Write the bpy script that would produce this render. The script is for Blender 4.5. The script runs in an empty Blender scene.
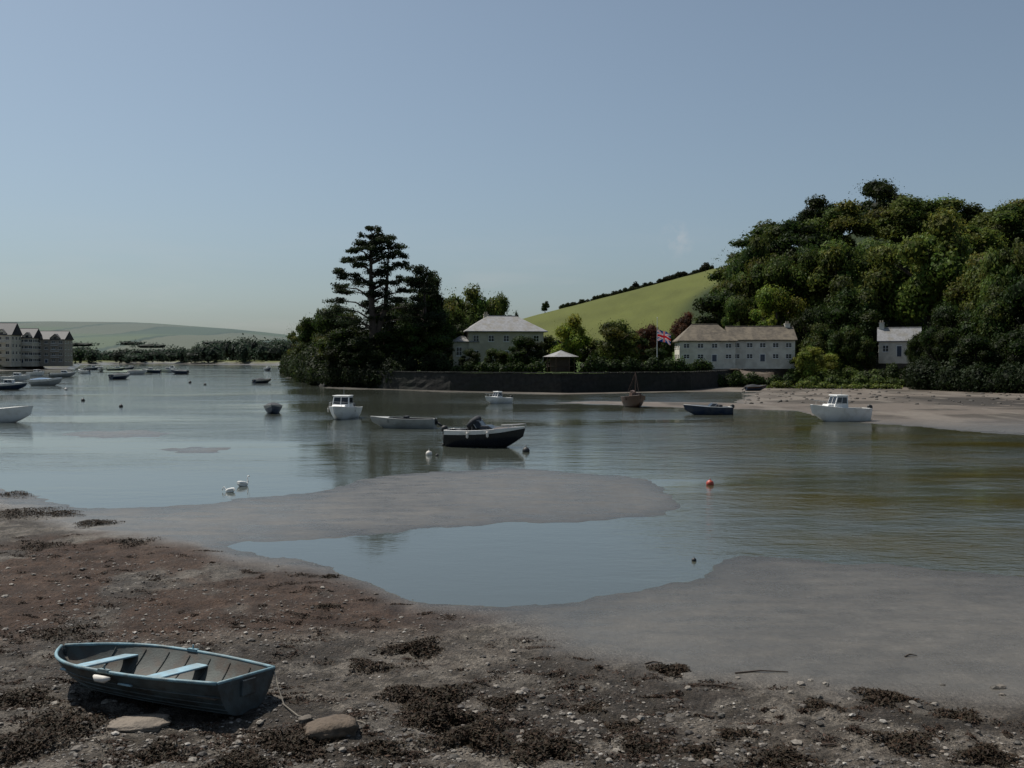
import bpy, math, random, bmesh
import numpy as np
from mathutils import Vector, Matrix
random.seed(7); RNG=np.random.default_rng(11)
scene=bpy.context.scene
COL=scene.collection
CAMH=5.0; TH=math.atan(0.026)
# ---- survey helper: bearing / depression readings -> position on the ground plane
def W(px,py,z=0.0):
    u=(px-512)/1000.; v=(384-py)/1000.
    dy=math.cos(TH)+v*math.sin(TH); dz=-math.sin(TH)+v*math.cos(TH)
    t=(CAMH-z)/-dz
    return (u*t,dy*t)
def X(px,d): return (px-512)/1000.*d
def Z(py,d): return CAMH+(358-py)/1000.*d
# ---------------------------------------------------------------- noise
def h2(ix,iy,s):
    v=np.sin(ix*127.1+iy*311.7+s*74.7)*43758.5453
    return v-np.floor(v)
def vnoise(x,y,s=0):
    ix=np.floor(x);iy=np.floor(y);fx=x-ix;fy=y-iy
    fx=fx*fx*(3-2*fx);fy=fy*fy*(3-2*fy)
    return (h2(ix,iy,s)*(1-fx)+h2(ix+1,iy,s)*fx)*(1-fy)+(h2(ix,iy+1,s)*(1-fx)+h2(ix+1,iy+1,s)*fx)*fy
def fbm(x,y,o=4,s=0):
    a=.5;r=0;t=0
    for i in range(o):
        r=r+a*vnoise(x,y,s+i*3);t+=a;x=x*2.03+5;y=y*2.03+9;a*=.5
    return r/t
def sm(t):
    t=np.clip(t,0,1);return t*t*(3-2*t)
def sdpoly(x,y,P):
    P=np.array(P,float);n=len(P)
    d=np.full(x.shape,1e18);ins=np.zeros(x.shape,bool)
    for i in range(n):
        a=P[i];b=P[(i+1)%n];e=b-a
        wx=x-a[0];wy=y-a[1]
        t=np.clip((wx*e[0]+wy*e[1])/(e@e+1e-12),0,1)
        d=np.minimum(d,(wx-e[0]*t)**2+(wy-e[1]*t)**2)
        c=((a[1]>y)!=(b[1]>y))
        if abs(e[1])>1e-9:
            ins^=c&(x<(e[0]*(y-a[1])/e[1]+a[0]))
    d=np.sqrt(d)
    return np.where(ins,d,-d)
# ---------------------------------------------------------------- map outlines
WATER=[W(*p) for p in [(-700,478),(-200,480),(0,487),(60,501),(110,507),(180,508),(260,501),(310,493),(345,483),(420,473),(500,469),(590,473),(655,485),(692,508),(640,517),(560,521),(470,526),(400,533),(330,537),(262,546),(290,560),(340,577),(400,592),(450,604),(500,612),(545,603),(640,588),(715,580),(735,566),(760,557),(850,563),(940,568),(1024,576),(1500,600),
 (1500,450),(1024,434),(940,429),(870,424),(800,414),(760,403),(742,392),(690,391.5),(560,394.5),(450,392.5),(322,388),(300,380),(284,374.5),(280,365.5),(150,364),(80,365),(72,369.5),(-100,373.5),(-700,384)]]
BARS=[[W(*p) for p in q] for q in [
 [(75,434),(110,431),(160,430.5),(192,433),(170,437),(110,438)],
 [(178,450),(210,447),(262,448),(250,453),(200,454)],
 [(95,371),(150,369),(190,371),(150,373.5)],
 [(536,402.5),(600,400.5),(700,402),(800,404),(830,412),(760,410),(700,408),(600,405)]]]
LAND=[W(*p) for p in [(-700,381),(-100,372.3),(74,368.7),(80,364.4),(150,363.4),(278,364.5),(283,372),(322,386),(450,390.7),(560,392.7),(690,390.2),(745,384),(800,382),(915,386),(1024,391),(1500,396)]]+[(9000,300),(9000,9500),(-9000,9500),(-9000,200)]
SHORE=[W(*p) for p in [(-500,500),(0,500),(100,530),(260,556),(420,600),(520,625),(560,650),(700,678),(860,695),(1024,705),(1500,720),(1500,1500),(-1500,1500)]]
WEED=[W(*p) for p in [(-300,560),(0,552),(60,538),(130,533),(220,545),(330,575),(430,600),(505,617),(440,636),(300,640),(150,652),(0,655),(-300,660)]]
def terrain(x,y):
    x=np.asarray(x,float);y=np.asarray(y,float)
    d=np.hypot(x,y)
    A=np.clip(d*0.03,.35,3.)
    wx=x+(fbm(x/A/3,y/A/3,4,1)-.5)*A*3; wy=y+(fbm(x/A/3,y/A/3,4,21)-.5)*A*2.2*np.clip(d/50,.6,1)
    F=-sdpoly(wx,wy,WATER)
    for b in BARS: F=np.maximum(F,sdpoly(wx,wy,b))
    sS=sdpoly(wx,wy,SHORE)
    shore=sm(sS/1.8+.4)
    F=F+(fbm(x*1.1,y*1.1,5,14)-.5)*np.clip(d/40,.5,1.2)*1.3*(1-shore)
    nz=(fbm(x*1.3,y*1.3,4,5)-.5)
    z=np.where(F>0,0.003+np.minimum(F*.010,.13),np.maximum(F*.05,-.7))
    z=z+np.where(F>0,1,0)*(nz*.012*np.clip(F,0,1)+shore*np.clip(F,0,1)*((fbm(x*3.2,y*3.2,4,8)-.5)*.15+ (fbm(x*9,y*9,2,18)-.5)*.04))
    z=np.where(F>0.05,np.maximum(z,.004),z)
    L=sdpoly(x,y,LAND)
    w=np.where(x<34,np.where(x<-60,4.,.7),22.)
    land=sm(L/w)
    zl=2.4*land
    ridge=np.clip(17+.26*x,0,60)
    zl=zl+np.where(L>0,1,0)*ridge*sm((y-215)/190)*(1-.6*sm((y-700)/900))
    zl=zl+np.where(L>0,1,0)*24*np.exp(-(((x-112)/58)**2+((y-270)/58)**2))
    u=x/np.maximum(y,1)*1000+512
    pt=np.interp(u,[-800,0,60,150,230,290,400,700,1024,1600],[325,323,324,326,330,336,343,345,340,340])
    zf=(5+2.5*(358-pt))*sm((y-1100)/1400)*(1+.12*(fbm(x/300,y/300,3,31)-.5))
    zf=zf+18*np.exp(-(((x+470)/330)**2+((y-1500)/260)**2))
    z=np.where(L>0,np.maximum(z,0.02)+zl+zf+ (fbm(x/9,y/9,3,77)-.5)*.5*land,z)
    return z,F,L,shore,wx,wy
def gz(x,y): return float(terrain(np.array([x]),np.array([y]))[0][0])
# ---------------------------------------------------------------- materials
def nodes(m):
    m.use_nodes=True;nt=m.node_tree;nt.nodes.clear();return nt,nt.nodes,nt.links
def mat(name,col,rough=.5,var=.2,scale=3.,bump=0.,bscale=None,metal=0.,spec=.5,dirt=None,dirtamt=.4,dscale=2.):
    m=bpy.data.materials.new(name);nt,N,L=nodes(m)
    out=N.new('ShaderNodeOutputMaterial');b=N.new('ShaderNodeBsdfPrincipled');L.new(b.outputs[0],out.inputs[0])
    tc=N.new('ShaderNodeTexCoord');no=N.new('ShaderNodeTexNoise');no.inputs['Scale'].default_value=scale;no.inputs['Detail'].default_value=6
    L.new(tc.outputs['Object'],no.inputs['Vector'])
    cr=N.new('ShaderNodeValToRGB');e=cr.color_ramp.elements
    e[0].position=.3;e[1].position=.7
    e[0].color=[c*(1-var) for c in col]+[1];e[1].color=[min(1,c*(1+var)) for c in col]+[1]
    L.new(no.outputs[0],cr.inputs[0]);src=cr.outputs[0]
    if dirt:
        n2=N.new('ShaderNodeTexNoise');n2.inputs['Scale'].default_value=dscale;n2.inputs['Detail'].default_value=8
        L.new(tc.outputs['Object'],n2.inputs['Vector'])
        r2=N.new('ShaderNodeValToRGB');r2.color_ramp.elements[0].position=.45;r2.color_ramp.elements[1].position=.62
        L.new(n2.outputs[0],r2.inputs[0])
        mu=N.new('ShaderNodeMath');mu.operation='MULTIPLY';mu.inputs[1].default_value=dirtamt;L.new(r2.outputs[0],mu.inputs[0])
        mx=N.new('ShaderNodeMixRGB');L.new(mu.outputs[0],mx.inputs[0]);L.new(src,mx.inputs[1]);mx.inputs[2].default_value=list(dirt)+[1];src=mx.outputs[0]
    L.new(src,b.inputs['Base Color'])
    b.inputs['Roughness'].default_value=rough;b.inputs['Metallic'].default_value=metal
    b.inputs['Specular IOR Level'].default_value=spec
    if bump:
        bp=N.new('ShaderNodeBump');bp.inputs['Distance'].default_value=bump;bp.inputs['Strength'].default_value=1
        nb=N.new('ShaderNodeTexNoise');nb.inputs['Scale'].default_value=bscale or scale*3;nb.inputs['Detail'].default_value=6
        L.new(tc.outputs['Object'],nb.inputs['Vector']);L.new(nb.outputs[0],bp.inputs['Height']);L.new(bp.outputs[0],b.inputs['Normal'])
    return m
def attr_mat(name,rough=.7,transl=0.,tint=True,spec=.3,nscale=0):
    m=bpy.data.materials.new(name);nt,N,L=nodes(m)
    out=N.new('ShaderNodeOutputMaterial');b=N.new('ShaderNodeBsdfPrincipled')
    a=N.new('ShaderNodeAttribute');a.attribute_name='Col';src=a.outputs['Color']
    if tint:
        oi=N.new('ShaderNodeObjectInfo');mx=N.new('ShaderNodeMixRGB');mx.blend_type='MULTIPLY';mx.inputs[0].default_value=1
        L.new(src,mx.inputs[1]);L.new(oi.outputs['Color'],mx.inputs[2]);src=mx.outputs[0]
    if nscale:
        tc=N.new('ShaderNodeTexCoord');no=N.new('ShaderNodeTexNoise');no.inputs['Scale'].default_value=nscale;L.new(tc.outputs['Object'],no.inputs['Vector'])
        mr=N.new('ShaderNodeMapRange');mr.inputs[1].default_value=.3;mr.inputs[2].default_value=.7;mr.inputs[3].default_value=.6;mr.inputs[4].default_value=1.4;L.new(no.outputs[0],mr.inputs[0])
        m2=N.new('ShaderNodeMixRGB');m2.blend_type='MULTIPLY';m2.inputs[0].default_value=1;L.new(src,m2.inputs[1]);L.new(mr.outputs[0],m2.inputs[2]);src=m2.outputs[0]
    L.new(src,b.inputs['Base Color']);b.inputs['Roughness'].default_value=rough;b.inputs['Specular IOR Level'].default_value=spec
    if transl:
        t=N.new('ShaderNodeBsdfTranslucent');L.new(src,t.inputs[0]);ms=N.new('ShaderNodeMixShader');ms.inputs[0].default_value=transl
        L.new(b.outputs[0],ms.inputs[1]);L.new(t.outputs[0],ms.inputs[2]);L.new(ms.outputs[0],out.inputs[0])
    else: L.new(b.outputs[0],out.inputs[0])
    return m
M={}
M['leaf']=attr_mat('leaf_foliage',.65,.38,True,.15)
M['bark']=mat('bark',(.06,.045,.035),.9,.3,4,.03)
M['weedm']=attr_mat('seaweed_mat',.75,0,False,.2)
M['stone']=attr_mat('pebble_mat',.7,0,False,.35,30)
M['white']=mat('white_gelcoat',(.72,.72,.70),.35,.05,2,dirt=(.35,.33,.27),dirtamt=.35)
M['cream']=mat('cream_render',(.46,.42,.33),.9,.1,1.2,dirt=(.3,.27,.21),dirtamt=.4,dscale=.7)
M['whitewall']=mat('white_render',(.60,.57,.49),.9,.08,1.2,dirt=(.36,.33,.27),dirtamt=.45,dscale=.8)
M['black']=mat('black_gelcoat',(.012,.013,.017),.25,.3,2)
M['navy']=mat('navy_gelcoat',(.02,.035,.07),.3,.2,2,dirt=(.08,.08,.07))
M['canvas']=mat('dark_canvas',(.015,.017,.022),.8,.3,5,.02)
M['bluecanvas']=mat('blue_canvas',(.05,.12,.22),.8,.2,5,.02)
M['grey']=mat('grey_gelcoat',(.30,.31,.30),.5,.1,2,dirt=(.12,.12,.1))
M['inner']=mat('deck_grey',(.34,.34,.31),.7,.15,3,dirt=(.15,.14,.12))
M['darkinner']=mat('dark_cockpit',(.07,.055,.05),.7,.2,3)
M['wood']=mat('varnished_wood',(.06,.028,.015),.45,.3,5)
M['glass']=mat('dark_glass',(.015,.018,.022),.08,.1,1)
M['rubber']=mat('black_rubber',(.02,.02,.02),.6,.2,4)
M['metal']=mat('galvanised_metal',(.4,.4,.4),.35,.1,4,metal=.8)
M['red']=mat('red_buoy',(.42,.05,.03),.5,.15,8,dirt=(.15,.06,.03))
M['buoywhite']=mat('white_buoy',(.6,.56,.5),.6,.1,8)
M['slate']=mat('slate_roof',(.22,.22,.225),.65,.2,2.5,.03,8,dirt=(.15,.13,.09),dirtamt=.5,dscale=.8)
M['thatch']=mat('lichen_roof',(.095,.078,.058),.9,.35,2,.05,6,dirt=(.19,.155,.11),dirtamt=.6,dscale=.7)
M['darkroof']=mat('dark_roof',(.05,.05,.055),.7,.2,1.5)
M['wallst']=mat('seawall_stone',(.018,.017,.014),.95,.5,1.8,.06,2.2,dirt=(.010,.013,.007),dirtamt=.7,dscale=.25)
M['rubble']=mat('rubble_stone',(.25,.22,.18),.9,.3,2,.05)
M['frame']=mat('window_frame_paint',(.7,.7,.68),.5,.05,3)
M['rope']=mat('rope',(.18,.16,.13),.9,.2,30)
M['swan']=mat('swan_feathers',(.82,.81,.77),.7,.06,12,.01,40)
M['beak']=mat('swan_beak',(.55,.2,.04),.5,.2,20)
M['dblue']=mat('dinghy_blue_paint',(.15,.26,.30),.6,.25,6,.004,40,dirt=(.10,.11,.10),dirtamt=.65,dscale=5)
M['dhull']=mat('dinghy_hull_paint',(.050,.066,.070),.5,.3,5,.004,30,dirt=(.028,.025,.021),dirtamt=.8,dscale=3.5)
M['dinner']=mat('dinghy_inside',(.050,.058,.052),.7,.35,5,.004,30,dirt=(.055,.038,.025),dirtamt=.85,dscale=4)
M['thwart']=mat('dinghy_thwart_paint',(.24,.38,.45),.55,.15,6,.003,40,dirt=(.2,.2,.18),dirtamt=.45,dscale=7)
# ---------------------------------------------------------------- mesh accumulator
class Acc:
    def __init__(s): s.V=[];s.F=[];s.C=[];s.M=[];s.n=0
    def add(s,V,F,c=(1,1,1),m=0):
        V=[tuple(v) for v in V]
        s.V+=V
        for f in F: s.F.append([i+s.n for i in f])
        s.C+= [tuple(c)]*len(F); s.M+=[m]*len(F); s.n+=len(V)
    def addnp(s,V,F,C,m=0):
        s.V+=V.tolist(); s.F+=(F+s.n).tolist(); s.C+=[tuple(c) for c in C.tolist()]; s.M+=[m]*len(F); s.n+=len(V)
    def mesh(s,name,mats,smooth=False):
        me=bpy.data.meshes.new(name);me.from_pydata(s.V,[],s.F)
        for m in mats: me.materials.append(m)
        me.polygons.foreach_set('material_index',np.array(s.M,np.int32))
        if smooth: me.polygons.foreach_set('use_smooth',np.ones(len(s.F),bool))
        a=me.attributes.new('Col','FLOAT_COLOR','FACE')
        C=np.ones((len(s.F),4),np.float32);C[:,:3]=np.array(s.C,np.float32)
        a.data.foreach_set('color',C.ravel());me.update();return me
    def obj(s,name,mats,parent=None,smooth=False,loc=None):
        o=bpy.data.objects.new(name,s.mesh(name,mats,smooth));COL.objects.link(o)
        if parent: o.parent=parent
        if loc: o.location=loc
        return o
def empty(name,loc,rot=0,tilt=0,pitch=0):
    e=bpy.data.objects.new(name,None);COL.objects.link(e);e.location=loc;e.rotation_euler=(tilt,pitch,rot);e.empty_display_size=.3;return e
def frame_axes(t):
    t=t.normalized();up=Vector((0,0,1)) if abs(t.z)<.95 else Vector((1,0,0))
    a=t.cross(up).normalized();return a,a.cross(t).normalized()
def tube(ac,pts,rad,n=8,c=(1,1,1),m=0,squash=1.):
    pts=[Vector(p) for p in pts];k=len(pts)
    if not hasattr(rad,'__len__'): rad=[rad]*k
    V=[];F=[]
    for i,p in enumerate(pts):
        t=(pts[min(i+1,k-1)]-pts[max(i-1,0)]);a,b=frame_axes(t)
        for j in range(n):
            w=2*math.pi*j/n;V.append(p+a*math.cos(w)*rad[i]+b*math.sin(w)*rad[i]*squash)
    for i in range(k-1):
        for j in range(n):
            F.append((i*n+j,i*n+(j+1)%n,(i+1)*n+(j+1)%n,(i+1)*n+j))
    F.append(tuple(range(n-1,-1,-1)));F.append(tuple((k-1)*n+j for j in range(n)))
    ac.add(V,F,c,m)
def box(ac,x0,x1,y0,y1,z0,z1,c=(1,1,1),m=0,ix=0,iy=0,ix2=None):
    ix2=ix if ix2 is None else ix2
    V=[(x0,y0,z0),(x1,y0,z0),(x1,y1,z0),(x0,y1,z0),(x0+ix,y0+iy,z1),(x1-ix2,y0+iy,z1),(x1-ix2,y1-iy,z1),(x0+ix,y1-iy,z1)]
    F=[(3,2,1,0),(4,5,6,7),(0,1,5,4),(1,2,6,5),(2,3,7,6),(3,0,4,7)]
    ac.add(V,F,c,m);return [Vector(v) for v in V]
def panel(ac,q,u0,u1,v0,v1,off=.006,c=(1,1,1),m=0,th=.02):
    a,b,c2,d=q
    def P(u,v): return (a*(1-u)+b*u)*(1-v)+(d*(1-u)+c2*u)*v
    n=(b-a).cross(d-a).normalized()
    p=[P(u0,v0),P(u1,v0),P(u1,v1),P(u0,v1)]
    V=[x-n*th for x in p]+[x+n*off for x in p]
    ac.add(V,[(4,5,6,7),(0,1,5,4),(1,2,6,5),(2,3,7,6),(3,0,4,7)],c,m)
def bevel(o,w=.02,s=2):
    b=o.modifiers.new('b','BEVEL');b.width=w;b.segments=s;b.limit_method='ANGLE'
# ---------------------------------------------------------------- GROUND
ds=[6.0]
while ds[-1]<9000: ds.append(ds[-1]*(1.0065 if ds[-1]<260 else 1.018))
ds=np.array(ds);us=np.linspace(-1.2,1.2,580)
YY=np.repeat(ds[:,None],len(us),1);XX=ds[:,None]*us[None,:]
x=XX.ravel();y=YY.ravel()
z,F,L,shore,wx,wy=terrain(x,y)
nr,nc=XX.shape
V=np.stack([x,y,z],1)
idx=np.arange(nr*nc).reshape(nr,nc)
Fq=np.stack([idx[:-1,:-1].ravel(),idx[:-1,1:].ravel(),idx[1:,1:].ravel(),idx[1:,:-1].ravel()],1)
me=bpy.data.meshes.new('ground')
me.vertices.add(len(V));me.vertices.foreach_set('co',V.ravel())
me.loops.add(Fq.size);me.loops.foreach_set('vertex_index',Fq.ravel().astype(np.int32))
me.polygons.add(len(Fq));me.polygons.foreach_set('loop_start',np.arange(0,Fq.size,4,dtype=np.int32))
me.update(calc_edges=True);me.polygons.foreach_set('use_smooth',np.ones(len(Fq),bool))
def c3(c): return np.array(c)[None,:]
def mixc(C,c,t): return C*(1-t[:,None])+c3(c)*t[:,None]
C=np.repeat(c3((.088,.080,.068)),len(x),0)
C*= (0.80+.40*fbm(x/2.6,y/1.6,5,40))[:,None]
wet=np.full(len(x),1.)
beach=sm((y-66)/20)*sm((x+5)/20)
C=mixc(C,(.118,.095,.075),beach*.85)
bn=sm((fbm(x/5,y/5,5,55)-.48)/.1)*beach*sm((F-1)/4)
C=mixc(C,(.042,.034,.024),bn*.8)
bn=sm((fbm(x/2,y/8,4,57)-.5)/.12)*beach
C=mixc(C,(.17,.148,.122),bn*.5)
dk=beach*sm((x-X(930,100))/8)*sm((y-95)/8)*sm((130-y)/10)*sm((fbm(x/3,y/6,4,59)-.38)/.1)
C=mixc(C,(.025,.02,.014),dk*.9)
wet=wet*(1-.6*beach)
# near stony shore
C=mixc(C,(.086,.071,.056),shore)
pn=sm((fbm(x*.7,y*.9,5,60)-.43)/.12)
C=mixc(C,(.030,.023,.017),shore*pn*.85)
pn2=sm((fbm(x*1.6,y*2.2,5,66)-.48)/.1)
C=mixc(C,(.165,.145,.120),shore*pn2*.5)
pn3=sm((fbm(x*4.5,y*5,3,68)-.52)/.06)
C=mixc(C,(.026,.020,.013),shore*pn3*.65)
wd=sdpoly(wx,wy,WEED);wm=sm(wd/1.6+.35)*sm((fbm(x/1.6,y/2.5,5,70)-.26)/.16)
C=mixc(C,(.046,.027,.018),wm*.88)
C*= (1+wm*(fbm(x*3,y*3,4,72)-.5)*1.3)[:,None]
wet=wet*(1-shore*.7);wet=wet*(1-wm*.6)
e=np.exp(-np.clip(F,0,9)/.9)*(F>0); C*=(1-.40*e)[:,None]; wet=np.clip(wet+.35*e,0,1.1)
C=mixc(C,(.05,.05,.035),(F<0).astype(float))
gb=sdpoly(wx,wy,BARS[2]);C=mixc(C,(.09,.11,.035),sm(gb/3+.5))
# grassland
lm=sm((L-1)/3)*np.where(x>34,sm((L-9)/8),1)
g=np.repeat(c3((.055,.085,.020)),len(x),0)*(0.75+.5*fbm(x/4,y/4,4,80))[:,None]
fld=sm((y-225)/25)
fc=np.repeat(c3((.082,.092,.022)),len(x),0)*(.78+.44*fbm(x/14,y/22,5,83))[:,None]
stripe=.88+.24*fbm(x/1.6,y/24,3,84);fc*=stripe[:,None]
g=g*(1-fld[:,None])+fc*fld[:,None]
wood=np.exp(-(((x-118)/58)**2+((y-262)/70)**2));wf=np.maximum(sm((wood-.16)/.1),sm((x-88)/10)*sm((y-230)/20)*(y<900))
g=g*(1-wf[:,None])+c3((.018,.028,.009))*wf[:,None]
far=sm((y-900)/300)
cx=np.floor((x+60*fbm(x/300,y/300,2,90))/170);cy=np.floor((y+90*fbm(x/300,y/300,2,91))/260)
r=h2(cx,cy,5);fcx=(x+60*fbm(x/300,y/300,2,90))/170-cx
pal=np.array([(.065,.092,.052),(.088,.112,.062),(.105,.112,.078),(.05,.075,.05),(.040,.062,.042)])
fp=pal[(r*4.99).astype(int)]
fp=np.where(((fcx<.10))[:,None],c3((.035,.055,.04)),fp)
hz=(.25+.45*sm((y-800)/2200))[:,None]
fp=fp*(1-hz)+c3((.088,.118,.122))*hz  # aerial haze painted into the far field colours, stronger with distance
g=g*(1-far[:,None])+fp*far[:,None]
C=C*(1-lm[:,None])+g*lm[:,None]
wet=wet*(1-lm)
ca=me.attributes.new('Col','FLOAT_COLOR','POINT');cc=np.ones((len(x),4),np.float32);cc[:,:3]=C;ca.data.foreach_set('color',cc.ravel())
wa=me.attributes.new('wet','FLOAT','POINT');wa.data.foreach_set('value',wet.astype(np.float32))
sa=me.attributes.new('stony','FLOAT','POINT');sa.data.foreach_set('value',(shore*(1-.3*wm)).astype(np.float32))
m=bpy.data.materials.new('tidal_ground');nt,N,Lk=nodes(m)
out=N.new('ShaderNodeOutputMaterial');b=N.new('ShaderNodeBsdfPrincipled');Lk.new(b.outputs[0],out.inputs[0])
tc=N.new('ShaderNodeTexCoord')
def attr(n):
    a=N.new('ShaderNodeAttribute');a.attribute_name=n;return a
def noise(s,d=6,vec=None,r=.55):
    n=N.new('ShaderNodeTexNoise');n.inputs['Scale'].default_value=s;n.inputs['Detail'].default_value=d;n.inputs['Roughness'].default_value=r
    Lk.new(vec or tc.outputs['Object'],n.inputs['Vector']);return n.outputs[0]
def mth(op,a,b_=None,c=None):
    n=N.new('ShaderNodeMath');n.operation=op
    for i,v in enumerate([a,b_,c]):
        if v is None: continue
        if isinstance(v,(int,float)): n.inputs[i].default_value=v
        else: Lk.new(v,n.inputs[i])
    return n.outputs[0]
def mr(v,a,b_,c,d):
    n=N.new('ShaderNodeMapRange');Lk.new(v,n.inputs[0])
    for i,q in enumerate([a,b_,c,d]):
        if isinstance(q,(int,float)): n.inputs[i+1].default_value=q
        else: Lk.new(q,n.inputs[i+1])
    return n.outputs[0]
aC=attr('Col').outputs['Color'];aw=attr('wet').outputs['Fac'];ast=attr('stony').outputs['Fac']
n1=noise(1.7,8,None,.7);n2=noise(11,6,None,.75);n3=noise(48,3)
v1=mr(n1,.3,.7,.82,1.18)
amp=mr(ast,0,1,.30,1.2)
v2=mth('ADD',1.0,mth('MULTIPLY',mth('SUBTRACT',n2,.5),mth('MULTIPLY',amp,3.2)))
v3=mth('ADD',1.0,mth('MULTIPLY',mth('SUBTRACT',n3,.5),mth('MULTIPLY',amp,2.8)))
vv=mth('MULTIPLY',mth('MULTIPLY',v1,mth('MAXIMUM',v2,.2)),mth('MAXIMUM',v3,.2))
mx=N.new('ShaderNodeMixRGB');mx.blend_type='MULTIPLY';mx.inputs[0].default_value=1;Lk.new(aC,mx.inputs[1]);Lk.new(vv,mx.inputs[2]);Lk.new(mx.outputs[0],b.inputs['Base Color'])
mpw=N.new('ShaderNodeMapping');mpw.inputs['Scale'].default_value=(.5,1.4,1);Lk.new(tc.outputs['Object'],mpw.inputs[0])
rr=mth('SUBTRACT',.85,mth('MULTIPLY',aw,mr(noise(1.2,8,mpw.outputs[0],.65),.40,.62,.38,.60)))
Lk.new(rr,b.inputs['Roughness'])
Lk.new(mr(aw,0,1,.1,.5),b.inputs['Specular IOR Level'])
bp=N.new('ShaderNodeBump');bp.inputs['Strength'].default_value=1;bp.inputs['Distance'].default_value=1
vor=N.new('ShaderNodeTexVoronoi');vor.inputs['Scale'].default_value=16;Lk.new(tc.outputs['Object'],vor.inputs['Vector'])
hh=mth('ADD',mth('MULTIPLY',n2,mr(ast,0,1,.013,.07)),mth('MULTIPLY',vor.outputs['Distance'],mr(ast,0,1,.0,-.03)))
hh=mth('ADD',hh,mth('MULTIPLY',n3,mr(ast,0,1,.003,.016)))
Lk.new(hh,bp.inputs['Height']);Lk.new(bp.outputs[0],b.inputs['Normal'])
me.materials.append(m)
go=bpy.data.objects.new('ground',me);COL.objects.link(go)
# ---------------------------------------------------------------- WATER
me=bpy.data.meshes.new('water')
me.from_pydata([(-3000,8,0),(3000,8,0),(3000,1400,0),(-3000,1400,0)],[],[(0,1,2,3)])
m=bpy.data.materials.new('estuary_water');nt,N,Lk=nodes(m)
out=N.new('ShaderNodeOutputMaterial');b=N.new('ShaderNodeBsdfPrincipled');Lk.new(b.outputs[0],out.inputs[0])
tc=N.new('ShaderNodeTexCoord')
b.inputs['Roughness'].default_value=.045;b.inputs['IOR'].default_value=1.70
mp=N.new('ShaderNodeMapping');mp.inputs['Scale'].default_value=(.75,1.3,1);mp.inputs['Rotation'].default_value=(0,0,.25);Lk.new(tc.outputs['Object'],mp.inputs[0])
nA=noise(3.4,4,mp.outputs[0],.6);nB=noise(.8,3,mp.outputs[0],.5)
mp2=N.new('ShaderNodeMapping');mp2.inputs['Scale'].default_value=(.020,.055,1);Lk.new(tc.outputs['Object'],mp2.inputs[0])
big=noise(1.,5,mp2.outputs[0])
cal=mr(big,.42,.58,.18,1.15)
sx=N.new('ShaderNodeSeparateXYZ');Lk.new(tc.outputs['Object'],sx.inputs[0])
right=mr(sx.outputs[0],2.,9.,0.,1.)
br=mr(right,0,1,.10,.85)
near=mr(sx.outputs[1],26.,50.,0.,.45)
br=mth('MAXIMUM',br,near)
farr=mr(sx.outputs[1],50.,120.,1.,1.6)
hgt=mth('MULTIPLY',mth('MULTIPLY',mth('MULTIPLY',cal,br),farr),mth('ADD',mth('MULTIPLY',nA,.04),mth('MULTIPLY',nB,.08)))
bp=N.new('ShaderNodeBump');bp.inputs['Distance'].default_value=1;bp.inputs['Strength'].default_value=.9
Lk.new(hgt,bp.inputs['Height']);Lk.new(bp.outputs[0],b.inputs['Normal'])
mp3=N.new('ShaderNodeMapping');mp3.inputs['Scale'].default_value=(.10,.16,1);Lk.new(tc.outputs['Object'],mp3.inputs[0])
silt=mth('MULTIPLY',mth('MULTIPLY',right,mr(noise(1.,6,mp3.outputs[0],.6),.42,.58,.15,1.)),mr(sx.outputs[1],95.,60.,.3,1.))
mw=N.new('ShaderNodeMixRGB');Lk.new(silt,mw.inputs[0]);mw.inputs[1].default_value=(.055,.062,.050,1);mw.inputs[2].default_value=(.058,.048,.014,1)
Lk.new(mw.outputs[0],b.inputs['Base Color'])
me.materials.append(m);wo=bpy.data.objects.new('water',me);COL.objects.link(wo)
# ---------------------------------------------------------------- foliage
ICO_V=[];t=(1+5**.5)/2
for a_,b_ in [(-1,t),(1,t),(-1,-t),(1,-t)]: ICO_V.append((a_,b_,0))
for a_,b_ in [(-1,t),(1,t),(-1,-t),(1,-t)]: ICO_V.append((0,a_,b_))
for a_,b_ in [(t,-1),(t,1),(-t,-1),(-t,1)]: ICO_V.append((a_,0,b_))
ICO_V=np.array(ICO_V)/math.sqrt(1+t*t)
ICO_F=np.array([(0,11,5),(0,5,1),(0,1,7),(0,7,10),(0,10,11),(1,5,9),(5,11,4),(11,10,2),(10,7,6),(7,1,8),(3,9,4),(3,4,2),(3,2,6),(3,6,8),(3,8,9),(4,9,5),(2,4,11),(6,2,10),(8,6,7),(9,8,1)])
def leaves(ac,P,Nn,size,C,m=0,elong=1.3):
    n=len(P)
    Nn=Nn/np.linalg.norm(Nn,axis=1,keepdims=True)
    r=RNG.normal(size=(n,3));a=np.cross(Nn,r);a/=np.linalg.norm(a,axis=1,keepdims=True);b=np.cross(Nn,a)
    s=size*RNG.uniform(.55,1.35,(n,1)) if not hasattr(size,'shape') else size[:,None]*RNG.uniform(.55,1.35,(n,1))
    a=a*s*elong*.5;b=b*s*.5
    k=RNG.uniform(.3,1.,(n,1))
    V=np.stack([P-a,P-b*k,P+a,P+b],1).reshape(-1,3)
    Fc=np.arange(4*n).reshape(n,4);ac.addnp(V,Fc,C,m)
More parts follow.
